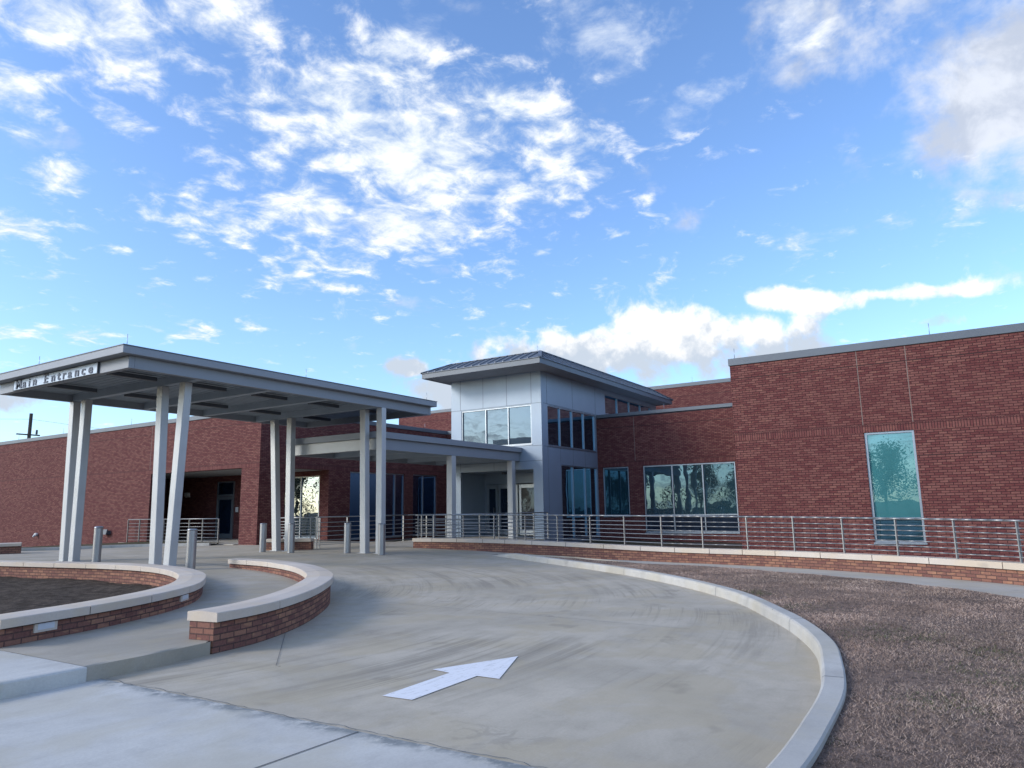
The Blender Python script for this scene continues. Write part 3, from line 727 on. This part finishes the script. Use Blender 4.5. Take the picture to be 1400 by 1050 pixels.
# flat roofs inside the parapets
m=MB(); m.box(22.71,60,-34,5.67,5.3,5.5); m.box(32.66,41.9,5.68,15.4,5.3,5.5); m.box(20.56,70,25.96,78,5.3,5.5); m.box(33.66,41.9,20.4,25.95,5.3,5.5); m.build('flat_roof',M['soffit'],bld)
for x,y,z,h_ in ((22.5,5.9,PT,.35),(22.5,.55,PT,.35),(42.2,13.7,8.9,.35),(42.2,35.0,8.9,.3),(20.4,31.4,PT,.35),(20.4,36.0,PT,.35),(20.4,42.8,PT,.35),(20.4,48,PT,.35),(32.5,12.0,PT,.3),(31.5,25.8,PT,.3),(25.9,25.8,PT,.3)):
    m=MB(); m.tube((x,y,z),(x,y,z+h_),.008,6); m.tube((x,y,z),(x,y,z+.03),.03,8); m.build('air_terminal',M['alu'],bld)

# ---- entrance tower (metal panels)
TX,TY,TY1,TXE=26.85,15.49,20.39,40.6
tf=[(16.0,19.8,4.30,6.05),(15.95,19.86,-.2,3.21)]
def panelwall(axis,pos,a0,a1,z0,z1,ops,face,vj,hj,name='metal_cladding',th=.18):
    m=MB(); far=pos-face*th; lo,hi=min(pos,far),max(pos,far)
    for b0,b1,c0,c1 in cells(a0,a1,z0,z1,ops):
        if axis=='x': m.box(lo,hi,b0,b1,c0,c1)
        else: m.box(b0,b1,lo,hi,c0,c1)
    def hole(a,z): return any(o[0]-.01<a<o[1]+.01 and o[2]-.01<z<o[3]+.01 for o in ops)
    q=sorted((pos,pos+face*.003))
    def bx(b0,b1,c0,c1):
        if axis=='x': m.box(q[0],q[1],b0,b1,c0,c1,1)
        else: m.box(b0,b1,q[0],q[1],c0,c1,1)
    for a,c0,c1 in vj: bx(a-.008,a+.008,c0,c1)
    for z,b0,b1 in hj: bx(b0,b1,z-.008,z+.008)
    return m.build(name,[M['panel'],M['panel_joint']],bld)
panelwall('x',TX,TY,TY1,-.2,7.5,tf,-1,
  [(19.86,6.1,7.5),(18.57,6.1,7.5),(17.28,6.1,7.5),(15.99,6.1,7.5),(19.86,3.25,4.29),(18.0,3.22,3.56)],[(6.09,TY,TY1),(4.22,TY,15.98),(4.22,19.82,TY1),(3.57,TY,TY1)])
tr=[(27.4,32.2,4.24,6.05),(28.55,32.24,.15,3.44),(33.4,39.75,6.25,7.28)]
panelwall('y',TY,TX+.183,TXE,-.2,7.5,tr,-1,[(28.5,.15,4.2),(29.72,3.47,4.2),(30.95,3.47,4.2),(27.36,6.1,7.45),(29.8,6.1,7.45),(32.25,6.1,7.45),(27.36,.15,4.2)],[(6.09,TX+.19,33.3),(4.20,TX+.19,32.25)])
m=MB(); m.box(TX+.183,TX+.184+.0,TY,TY,0,0) if False else None
m=MB(); m.box(TX+.183,TXE,TY1-.18,TY1,-.2,7.5); m.box(TXE-.18,TXE,TY+.183,TY1-.183,5,7.5); m.build('metal_cladding',M['panel'],bld)
window('x',TX,*tf[0],vm=(18.45,17.23),glass='g_tower',rec=.08,fw=.05,label='three-light upper window mirroring the sky')
window('y',TY,*tr[0],vm=(28.6,29.8,31.0),glass='g_dark',rec=.08,fw=.05); window('y',TY,*tr[1],vm=(29.75,31.0),glass='g_dark',rec=.08,fw=.05); window('y',TY,*tr[2],vm=(35.0,36.6,38.2),glass='g_dark',rec=.06,fw=.05,sill=False)
# entrance recess
m=MB(); m.box(29.3,29.5,15.68,20.2,2.72,3.6); m.box(29.3,29.5,20.05,20.2,-.2,2.72); m.build('vestibule_panel',M['panel'],bld)
m=MB(); m.box(27.04,29.28,15.68,20.2,3.22,3.3); m.build('vestibule_soffit',M['panel'],bld)
m=MB(); m.tube((28.3,18.4,3.12),(28.3,18.4,3.22),.12,14); m.build('ceiling_lamp',M['dark'],bld)
m=MB(); m.box(29.25,29.298,17.4,18.6,2.66,2.72); m.build('door_operator',M['dark'],bld)
def entry_door(y0,y1,wide):
    d=MB(); X=29.32
    d.box(X-.07,X,y0,y0+.12,.3,2.7); d.box(X-.07,X,y1-.12,y1,.3,2.7); d.box(X-.07,X,y0+.12,y1-.12,2.5,2.7); d.box(X-.07,X,y0+.12,y1-.12,.3,.55)
    o=d.build('door',M['alu'],bld); g=MB(); g.box(X-.03,X-.01,y0+.121,y1-.121,.551,2.499); g.build('pane',M['g_navy'],o)
    h=MB(); h.tube((X-.12,y0+.2,1.0),(X-.12,y0+.2,1.6),.015); h.tube((X-.12,y0+.2,1.05),(X-.06,y0+.2,1.05),.01); h.tube((X-.12,y0+.2,1.55),(X-.06,y0+.2,1.55),.01); h.build('handle',M['stainless'],o)
entry_door(19.42,20.6-.55,1); entry_door(18.28,19.38,1); entry_door(16.95,18.2,1); entry_door(15.72,16.9,1)
m=MB(); m.box(22.4,33.2,15.5,20.38,-.2,.30); m.build('entry_floor',M['walk'],bld) if False else None
# eave and hipped roof
ex0,ex1,ey0,ey1=25.18,40.75,14.56,20.78
m=MB(); m.box(ex0,ex1,ey0,ey1,7.50,7.56); m.build('eave_soffit',M['soffit'],bld)
m=MB()
for b in ((ex0-.02,ex0,ey0-.02,ey1+.02),(ex1,ex1+.02,ey0-.02,ey1+.02),(ex0,ex1,ey0-.02,ey0),(ex0,ex1,ey1,ey1+.02)): m.box(*b,7.47,7.71)
m.build('eave_fascia',M['coping'],bld)
ix0,ix1,iy0,iy1,iz=26.2,38.6,15.1,19.85,8.2; oz=7.715; e=.06
O=[(ex0-e,ey0-e,oz),(ex1+e,ey0-e,oz),(ex1+e,ey1+e,oz),(ex0-e,ey1+e,oz)]; I=[(ix0,iy0,iz),(ix1,iy0,iz),(ix1,iy1,iz),(ix0,iy1,iz)]
m=MB()
for k in range(4):
    l=(k+1)%4; m.face([O[k],O[l],I[l],I[k]])
m.face(I); m.face([(p[0],p[1],oz-.02) for p in O][::-1])
for k in range(4):
    l=(k+1)%4; m.face([(*O[k][:2],oz-.02),(*O[l][:2],oz-.02),O[l],O[k]])
def rib(p,q,w=.028,h=.05,mi=1):
    p=Vector(p);q=Vector(q); d=(q-p).normalized(); s=d.cross(Vector((0,0,1))).normalized()*w/2; u=Vector((0,0,h))
    m.hexa([p-s,p+s,q+s,q-s,p-s+u,p+s+u,q+s+u,q-s+u],mi)
def edge_pt(a,b,t): return tuple(a[i]+(b[i]-a[i])*t for i in range(3))
for k in range(4):
    l=(k+1)%4; A_,B_=Vector(O[k]),Vector(O[l]); C_,D_=Vector(I[k]),Vector(I[l]); L=(B_-A_).length; u=(B_-A_)/L; c0=(C_-A_).dot(u); d0=(D_-A_).dot(u); nrm=(C_-A_)-u*c0
    s_=.41
    while s_<L-.2:
        f_=min(1,s_/max(c0,1e-3),(L-s_)/max(L-d0,1e-3)); a_=A_+u*s_; rib(a_,a_+nrm*f_); s_+=.41
rf=m.build('roof',[M['roofmetal'],M['roofrib']],bld)
m=MB()
for k in range(4): rib(O[k],I[k],.16,.035,0)
for k in range(4): rib(I[k],I[(k+1)%4],.12,.03,0)
m.build('hip_cap',M['roofmetal'],rf)
m=MB(); m.tube((26.3,15.3,8.2),(26.3,15.3,8.5),.008,6); m.build('air_terminal',M['alu'],bld)

# ------------------------------------------------------------------ small entrance canopy
ec=thing('entrance_canopy','smaller grey metal canopy leading to the entrance doors under the tower windows','canopy',(22,18,.2))
cx0,cx1,cy0,cy1=17.85,26.84,16.62,20.95
m=MB(); m.box(cx0-.12,cx1-.005,cy0-.12,cy1+.12,3.955,4.17); m.build('roof_fascia',M['fascia'],ec,bevel=.006)
for x0,x1,y0,y1 in ((cx0,cx0+.12,cy0,cy1),(cx0+.122,cx1-.01,cy0,cy0+.12),(cx0+.122,cx1-.01,cy1-.12,cy1)):
    m=MB(); m.box(x0,x1,y0,y1,3.575,3.953); m.build('edge_beam',M['steel_paint'] if x1-x0<.2 else M['fascia'],ec,bevel=.006)
m=MB(); m.box(cx0+.122,cx1-.012,cy0+.122,cy1-.122,3.80,3.95); m.build('soffit_deck',M['deck'],ec)
for x in (20.0,22.1,24.3,26.3):
    m=MB(); m.box(x-.08,x+.08,cy0+.122,cy1-.122,3.6,3.798); m.build('cross_beam',M['deck'],ec)
for x in (22.05,26.32):
    m=MB(); m.box(x-.13,x+.13,cy0+.005,cy0+.265,.1,3.574); m.build('post',M['steel_paint'],ec,bevel=.008)

# ------------------------------------------------------------------ floors behind the ramp wall
mb=MB(); loft(mb,[(20.7,17.25),(21.6,16.3),(24,16.0),(26.7,15.3)],[(20.7,20.4),(22,20.4),(24,20.4),(29.2,20.2)],lambda x,y:G(x,y)+.006+.07*S((x-21)/3),20,4)
tag(mb.build('entrance_walk',M['walk']),kind='structure')
mb=MB(); loft(mb,offset_path(RW,.2),[(21.6,16.25),(24,15.95),(26.7,15.25),(29.2,15.4),(32.25,15.4),(32.25,6.1),(22.3,6.0),(22.3,-3),(22.3,-6)],lambda x,y:-.09+.03*math.sin(x*2.1)*math.sin(y*1.7),50,10)
tag(mb.build('planting_bed',M['soil']),kind='structure')
# ------------------------------------------------------------------ ramp wall + railings
RWr=RW
rw=thing('ramp_wall','long low curved brick wall with stone coping below the steel railing','low wall',(RW[0][0],RW[0][1],.1))
zc0,zc1=.425,.555
def rwz(y): return .40+.15*S((y-6)/10)
seg=RW
m=MB()
ring=[]
n=len(seg); NV=[]
for i in range(n):
    a=seg[max(0,i-1)];b=seg[min(n-1,i+1)]; d=Vector((b[0]-a[0],b[1]-a[1])).normalized(); NV.append(Vector((-d.y,d.x)))
Ls=[0]
for i in range(1,n): Ls.append(Ls[-1]+math.dist(seg[i],seg[i-1]))
def strip_sweep(m,i0,i1,offs,zlo,zhi):
    # closed box section from path index range; offs=(o0,o1)
    for i in range(i0,i1):
        R_=[]
        for k in (i,i+1):
            x,y=seg[k]; N=NV[k]; R_.append([(x+N.x*offs[0],y+N.y*offs[0],zlo(y)),(x+N.x*offs[1],y+N.y*offs[1],zlo(y)),(x+N.x*offs[1],y+N.y*offs[1],zhi(y)),(x+N.x*offs[0],y+N.y*offs[0],zhi(y))])
        vv=[0,.3,0,0]
        for j in range(4):
            l=(j+1)%4
            if j in (1,3): uv=[(Ls[i],R_[0][j][2]),(Ls[i],R_[0][l][2]),(Ls[i+1],R_[1][l][2]),(Ls[i+1],R_[1][j][2])]
            else: uv=[(Ls[i],0),(Ls[i],.3),(Ls[i+1],.3),(Ls[i+1],0)]
            m.face([R_[0][j],R_[0][l],R_[1][l],R_[1][j]],0,uv=uv)
        if i==i0: m.face(R_[0][::-1])
        if i==i1-1: m.face(R_[1])
# path runs towards the camera's right; building side is on its left: offsets positive = building side
strip_sweep(m,0,n-1,(.02,.26),lambda y:-.15,lambda y:rwz(y)-.125)
m.build('brick_base',M['brick_low'],rw)
cb=MB(); i=0
while i<n-1:
    j=min(n-1,i+ (4 if i<60 else 5)); 
    if n-1-j<2: j=n-1
    strip_sweep(cb,i,j,(-.03,.31),lambda y:rwz(y)-.122,lambda y:rwz(y)); 
    i=j
cb.build('coping',M['stone'],rw)
jm=MB()
i=0
while i<n-1:
    x,y=seg[i]; N=NV[i]; d=Vector((N.y,-N.x)); a=Vector((x,y))+N*-.033; b=Vector((x,y))+N*.313; w_=d*.006
    if i>0:
        z0,z1=rwz(y)-.12,rwz(y)+.002
        jm.hexa([(a.x-w_.x,a.y-w_.y,z0),(a.x+w_.x,a.y+w_.y,z0),(b.x+w_.x,b.y+w_.y,z0),(b.x-w_.x,b.y-w_.y,z0),(a.x-w_.x,a.y-w_.y,z1),(a.x+w_.x,a.y+w_.y,z1),(b.x+w_.x,b.y+w_.y,z1),(b.x-w_.x,b.y-w_.y,z1)])
    i+=(4 if i<60 else 5)
jm.build('mortar_joint',M['shade'],rw)

def railing(path,zb,zt,label,posts,nb=6,group='stainless steel railings',post_r=.022,end=True,base_drop=0):
    r=thing('railing',label,'railing',(path[0][0],path[0][1],zb(*path[0])),group)
    P=[(x,y) for x,y in path]
    m=MB(); m.path_tube([(x,y,zt(x,y)) for x,y in P],.022,10); m.build('top_rail',M['stainless'],r)
    for k in range(nb):
        f=(k+.45)/(nb+.55)
        m=MB(); m.path_tube([(x,y,zb(x,y)+.05+(zt(x,y)-.07-zb(x,y))*f) for x,y in P],.012,6); m.build('rail',M['stainless'],r)
    for s in posts:
        L=[0]
        for a,b in zip(P,P[1:]): L.append(L[-1]+math.dist(a,b))
        d=s*L[-1]; j=max(0,min(len(P)-2,next((q for q in range(len(L)-1) if L[q+1]>=d-1e-9),len(P)-2))); t=(d-L[j])/max(1e-9,L[j+1]-L[j])
        x=P[j][0]+(P[j+1][0]-P[j][0])*t; y=P[j][1]+(P[j+1][1]-P[j][1])*t
        dd=Vector((P[j+1][0]-P[j][0],P[j+1][1]-P[j][1])).normalized(); a_=dd*.012; b_=Vector((-dd.y,dd.x))*.028
        c=[(x-a_.x-b_.x,y-a_.y-b_.y),(x+a_.x-b_.x,y+a_.y-b_.y),(x+a_.x+b_.x,y+a_.y+b_.y),(x-a_.x+b_.x,y-a_.y+b_.y)]
        m=MB(); m.hexa([(q[0],q[1],zb(x,y)-base_drop) for q in c]+[(q[0],q[1],zt(x,y)-.015) for q in c]); m.build('post',M['stainless'],r)
    return r
RP=offset_path(RW,.14)
zt_r=lambda x,y: 1.165+.012*max(-6,min(16.5,y+.6))
zb_r=lambda x,y: rwz(y)
Lr=sum(math.dist(a,b) for a,b in zip(RP,RP[1:]))
npst=18
railing(RP,zb_r,zt_r,'long curved stainless steel railing on top of the low ramp wall',[0.012]+[.035]+[.035+(.995-.035)*k/npst for k in range(1,npst+1)])
RI=offset_path(RW[:55],1.75); 
railing([(20.75,17.3),(21.5,15.95),(24,15.6),(26.75,15.25)],lambda x,y:.27,lambda x,y:1.36,'inner stainless steel railing between the end of the ramp wall and the tower corner',[0,.08,.22,.38,.54,.7,.86,1])
railing([(18.95,20.65),(23.9,20.5),(26.5,20.45)],lambda x,y:G(x,y),lambda x,y:1.345,'tall stainless steel railing on the paving left of the entrance, in front of navy windows',[0,.02,.2,.42,.62,.82,1],base_drop=.02)
# short wall with railing by the corner of the wing
sw=seat_wall([(18.5,20.45),(18.1,21.1),(17.72,21.75)][::-1] if False else [(18.62,20.40),(18.2,21.1),(17.78,21.8)],'short low brick wall with stone coping carrying a railing behind the third column pair',(),.40,.60,name='low_wall',group='low brick walls')
sw['category']='low wall'
del sw['group']
railing([(18.82,20.55),(18.4,21.2),(17.98,21.85)],lambda x,y:.60,lambda x,y:1.34,'short stainless steel railing on the low wall beside the corner of the brick wing',[.0,.12,.55,.97])
railing([(19.93,27.8),(19.93,31.2),(19.93,34.8)],lambda x,y:.24,lambda x,y:1.32,'stainless steel railing across the porch opening of the left wing',[0,.16,.3,.44,.58,.72,.86,1])
m=thing('porch_step','low brick edged step below the porch railing of the left wing','step',(19.7,31,.0)); 
q=MB(); q.box(19.8,20.195,27.6,35.2,-.2,.16); q.build('brick_edge',M['brick_low'],m); q=MB(); q.box(19.75,19.949,27.55,35.25,.161,.235); q.build('coping',M['stone'],m)

# far kerb and verge in front of the long wall
fk=smooth_path([(2,34.6),(8,33.2),(12.4,31.8),(15.2,30.9),(17.2,30.2),(18.4,29.0),(19.3,27.5)],5)
mb=MB(); mb.sweep(fk,[(0,-.2),(0,.11),(.17,.11),(.17,-.2)],lambda x,y:G(x,y)); tag(mb.build('curb',M['apron']),kind='structure')
mb=MB(); loft(mb,offset_path(fk,.17),[(2,78),(20.1,78),(20.1,50),(20.1,36),(20.1,30),(20.1,27.5)],lambda x,y:G(x,y)+.09,40,16); tag(mb.build('verge',M['ground']),kind='structure')

# ------------------------------------------------------------------ utility pole, wires, trees
up=thing('utility_pole','dark wooden utility pole with a crossarm rising behind the long brick wing','utility pole',(36,82.5,0))
m=MB(); m.tube((36,82.5,-1),(36,82.5,12.2),.2,10,0,.16); m.build('pole',M['wood'],up)
m=MB(); m.box(34.8,37.0,82.4,82.6,9.9,10.02); m.build('crossarm',M['wood'],up)
m=MB(); m.tube((36.6,82.3,10.03),(36.6,82.3,10.5),.1,10); m.build('insulator',M['dark'],up)
m=MB()
for dz,ex in ((11.6,(90,50,8)),(11.6,(-30,118,13))):
    a=Vector((36,82.5,dz)); b=Vector(ex); pts=[]
    for k in range(17):
        t=k/16; p_=a.lerp(b,t); pts.append((p_.x,p_.y,p_.z-1.2*4*t*(1-t)))
    m.path_tube(pts,.012,5)
m.build('wire',M['dark'],up)

def tree(x,y,h,spread,label,seed,leafy=True,mat='leaf',group=None,nleaf=2600):
    R=random.Random(seed); z0=-.2
    r=thing('tree',label,'tree',(x,y,z0),group)
    m=MB(); tips=[]
    def limb(p,d,L,rad,lev):
        q=p+d*L; 
        mid=p+d*L*.5+Vector((R.uniform(-1,1),R.uniform(-1,1),R.uniform(-.3,.3)))*L*.06
        m.tube(p,mid,rad,6,0,rad*.82,False); m.tube(mid,q,rad*.82,6,0,rad*.62,False)
        if lev>=(4 if not leafy else 3) or rad<.012: tips.append(q); return
        tips.append(q)
        for k in range(R.choice((3,3,4)) if lev<2 else R.choice((2,3,4))):
            nd=(d+Vector((R.uniform(-1,1),R.uniform(-1,1),R.uniform(-.25,.75)))*.85*spread).normalized()
            limb(p+d*L*R.uniform(.55,1.0),nd,L*R.uniform(.55,.8),rad*.55,lev+1)
    limb(Vector((x,y,z0)),Vector((R.uniform(-.05,.05),R.uniform(-.05,.05),1)).normalized(),h*.36,h*.028,0)
    m.build('trunk',M['bark'],r)
    if leafy:
        n_=nleaf; T=np.array([list(t_) for t_ in tips]); rg=np.random.default_rng(seed)
        c=T[rg.integers(0,len(T),n_)]+rg.normal(0,h*.06,(n_,3)); k_=n_//3; cc=rg.normal(0,1,(14,3))*np.array([h*.22,h*.22,h*.16])+np.array([x,y,h*.34]); c[:k_]=cc[rg.integers(0,14,k_)]+rg.normal(0,h*.07,(k_,3)); c[:,2]=np.maximum(c[:,2],.1); s=rg.uniform(.06,.15,n_)*h/8
        a=rg.normal(size=(n_,3)); a/=np.linalg.norm(a,axis=1)[:,None]; b=rg.normal(size=(n_,3)); b-=(a*b).sum(1)[:,None]*a; b/=np.linalg.norm(b,axis=1)[:,None]
        V=np.stack([c-a*s[:,None],c+b*s[:,None]*.5,c+a*s[:,None],c-b*s[:,None]*.5],1)-np.array([x,y,z0])
        me=bpy.data.meshes.new('crown'); me.from_pydata(V.reshape(-1,3).tolist(),[],np.arange(n_*4).reshape(-1,4).tolist()); me.materials.append(M[mat]); me.update()
        o=bpy.data.objects.new('crown',me); COL.objects.link(o); o.parent=r
    return r
tree(37.0,93,11.8,1.0,'bare leafless tree behind the far left end of the brick wing',5,False)
k=0
TL=[(-38,-14,8.0),(-44,-6,6.5),(-36,2,7.2),(-41,8,9.5),(-37,13,7.5),(-46,20,8.5),(-38,27,7),(-44,35,9.8),(-37,43,7.4),(-48,52,9),(-40,62,8),(-58,0,11),(-60,30,12),(-55,75,11),(-30,90,11)]
for i,(x,y,h_) in enumerate(TL):
    tree(x,y,h_,1.0,'leafy tree across the street seen mirrored in the window glass',20+i,True,'leaf' if i%2 else 'leaf2','trees across the street',8000)

# ------------------------------------------------------------------ light and sky
SUN_DIR=Vector((-1.0,.85,.60)).normalized()
ELEV=math.asin(SUN_DIR.z); AZ=math.atan2(SUN_DIR.x,SUN_DIR.y)
sl=bpy.data.lights.new('sun','SUN'); sl.energy=SUN_E=1.2; sl.angle=math.radians(16); sl.color=(1,.92,.82)
so=bpy.data.objects.new('sun',sl); COL.objects.link(so); so.rotation_euler=SUN_DIR.to_track_quat('Z','Y').to_euler(); so.location=(0,0,40)

W=bpy.data.worlds.new('World'); scene.world=W; W.use_nodes=True
class WN(NT):
    def __init__(s,tree): s.t=tree; tree.nodes.clear()
w=WN(W.node_tree)
out=w.n('ShaderNodeOutputWorld'); bg=w.n('ShaderNodeBackground'); w.l(bg.outputs[0],out.inputs[0])
sky=w.n('ShaderNodeTexSky',sky_type='NISHITA'); sky.sun_disc=False; sky.sun_elevation=ELEV; sky.sun_rotation=AZ; sky.altitude=0; sky.air_density=1.0; sky.dust_density=1.0; sky.ozone_density=2.2
SKY_S=.15
D=w.n('ShaderNodeTexCoord').outputs['Generated']
sep=w.n('ShaderNodeSeparateXYZ'); w.l(D,sep.inputs[0]); X_,Y_,Z_=sep.outputs
azd=w.math('MULTIPLY',w.math('ARCTAN2',Y_,X_),180/PI); eld=w.math('MULTIPLY',w.math('ARCSINE',Z_),180/PI)
# cloud-plane coordinates
zz=w.math('ADD',w.math('MAXIMUM',Z_,0),.12)
cv=w.n('ShaderNodeCombineXYZ'); w.l(w.math('DIVIDE',X_,zz),cv.inputs[0]); w.l(w.math('DIVIDE',Y_,zz),cv.inputs[1])
Q=cv.outputs[0]
n_big=w.noise(Q,1.6,4,.55,.3); n_fine=w.noise(Q,10,8,.62,.3); n_sph=w.noise(D,9,8,.6,.25)
def blobs(lst):
    acc=None
    for (a,e,ra,re,rot,wt) in lst:
        da=w.math('SUBTRACT',azd,a); de=w.math('SUBTRACT',eld,e); c,s=math.cos(math.radians(rot)),math.sin(math.radians(rot))
        u=w.math('ADD',w.math('MULTIPLY',da,c/ra),w.math('MULTIPLY',de,s/ra)); v=w.math('ADD',w.math('MULTIPLY',da,-s/re),w.math('MULTIPLY',de,c/re))
        r2=w.math('ADD',w.math('MULTIPLY',u,u),w.math('MULTIPLY',v,v))
        g=w.math('MULTIPLY',w.math('POWER',2.718,w.math('MULTIPLY',r2,-.75)),wt)
        acc=g if acc is None else w.math('MAXIMUM',acc,g)
    return acc
alto=blobs([(42,28,12,7,15,1.05),(28,27.5,5,4,0,.95),(33,31,6,3.5,0,.85),(41,22.5,8,3,0,1.0),(36,26,8,4,10,.95),(48,23,7,3.5,15,.9),(29,25.5,5,2.5,0,.75),(55,21.3,5,1.8,5,.8),(46,19.2,6,1.6,0,.75),(66,33,9,3.5,0,1.0),(57,35,8,3,0,.9),(70,27,3,2.0,0,.8),(66,22.5,2.2,1.2,0,.7),(47.8,17.2,4,.55,0,.85),(57,13.2,2.2,.6,0,.85),(53,14.0,1.4,.5,0,.7),(64,12.3,2,.5,0,.8),(60,16.5,1.2,.5,0,.6),(63,27,3,1,10,.6),(68,19,2,1,0,.7),(66,16,1.5,.6,0,.55),(70,12,4,.6,0,.7)])
wisp=blobs([(25,35,9,4,-10,.8),(17,31,7,3,-20,.65),(40,36,8,4,0,.7),(8,19.4,4,1.4,0,.45),(3.5,19,2,1,0,.4),(36,14.2,5,.9,0,.5),(20,29,3,1.5,0,.4),(10,34,8,3,0,.55)])
right=blobs([(-4,27,5.5,7,0,1.0),(2,33,8,4,0,.75),(-7,22,4,4,0,.9)])
cum=blobs([(25,11.6,8,2.8,5,1.05),(17,12.6,8,2.8,8,1.0),(14,12.6,4.5,2.0,0,1.15),(12,11.5,8,2.6,0,1.05),(30,11.3,3.5,1.7,0,.9),(40.6,11.2,1.9,.75,5,.95),(38.0,9.0,2.6,1.9,0,1.0),(9,14.7,8,1.2,8,.9),(12,12,6,1.6,0,.8),(0.5,12.3,2.5,.9,0,.95),(5,14.6,9,.8,6,.8),(3,13.5,6,1,0,.6),(68,7.5,3.5,1.0,0,.8),(50,9,3,.6,0,.5)])
cen=lambda n,a: w.math('MULTIPLY',w.math('SUBTRACT',n,.5),a)
n_mid=w.noise(Q,4.0,6,.6,.3)
d_alto=w.ramp(w.math('ADD',w.math('ADD',alto,cen(n_fine,3.2)),w.math('ADD',cen(n_mid,1.0),cen(n_big,.5))),.25,1.25)
d_wisp=w.math('MULTIPLY',w.ramp(w.math('ADD',w.math('ADD',wisp,cen(n_fine,1.6)),w.math('ADD',cen(n_mid,1.6),cen(n_big,.8))),.38,1.15),.8)
d_right=w.math('MULTIPLY',w.ramp(w.math('ADD',right,w.math('ADD',cen(n_sph,2.2),cen(n_mid,1.6))),.25,1.05),.9)
n_cum=w.noise(D,15,9,.58,.2); n_cumb=w.noise(D,6,3,.5)
d_cum=w.ramp(w.math('ADD',cum,w.math('ADD',cen(n_cum,2.0),cen(n_cumb,1.3))),.44,.82)
# generic cover elsewhere in the sky, behind the viewer
away=w.math('SUBTRACT',1,w.ramp(w.math('COSINE',w.math('MULTIPLY',w.math('SUBTRACT',azd,32),PI/180)),.45,.75))
d_gen=w.math('MULTIPLY',w.math('MULTIPLY',w.ramp(w.math('ADD',w.math('MULTIPLY',n_fine,.5),w.math('MULTIPLY',n_big,.6)),.50,.72),away),.9)
skyc=w.mix(1.0,sky.outputs[0],(SKY_S*.85,SKY_S*.985,SKY_S*1.18),'MULTIPLY')
hs=w.n('ShaderNodeHueSaturation'); w.l(skyc,hs.inputs['Color']); hs.inputs['Saturation'].default_value=1.0; hs.inputs['Value'].default_value=1.0; skyc=hs.outputs[0]
c=w.mix(d_right,skyc,w.mix(w.ramp(n_cum,.4,.62),(.36,.39,.45),(.52,.54,.58)))
c=w.mix(d_wisp,c,(.50,.55,.62))
sh=w.ramp(n_fine,.42,.72); ac=w.mix(sh,(.45,.51,.58),(.70,.70,.70))
c=w.mix(w.math('MULTIPLY',d_alto,.95),c,ac)
csh=w.ramp(w.math('ADD',w.noise(D,14,7,.6),w.math('MULTIPLY',w.math('SUBTRACT',eld,12.5),.07)),.42,.62); cc=w.mix(csh,(.36,.41,.48),(.68,.675,.665))
c=w.mix(d_cum,c,cc); c=w.mix(d_gen,c,(.62,.62,.63))
w.l(c,bg.inputs[0]); bg.inputs[1].default_value=1.0

# ------------------------------------------------------------------ camera
f_,p_,r_,hd=980.0,math.radians(9.84),math.radians(.97),math.radians(32.3)
F=Vector((math.cos(hd),math.sin(hd),0));R0=Vector((math.sin(hd),-math.cos(hd),0)); up=Vector((0,0,1))
fw=F*math.cos(p_)+up*math.sin(p_); u0=-F*math.sin(p_)+up*math.cos(p_)
Rr=R0*math.cos(r_)-u0*math.sin(r_); ur=R0*math.sin(r_)+u0*math.cos(r_)
cam=bpy.data.cameras.new('camera'); cam.sensor_width=36; cam.lens=36*f_/1400; cam.clip_end=2000; cam.clip_start=.05
co=bpy.data.objects.new('camera',cam); COL.objects.link(co)
mat=Matrix((Rr,ur,-fw)).transposed().to_4x4(); mat.translation=Vector((0,0,1.55)); co.matrix_world=mat
scene.camera=co
vs=scene.view_settings; scene.display_settings.display_device='sRGB'; vs.view_transform='Standard'; vs.look='None'; vs.exposure=.8; vs.gamma=1
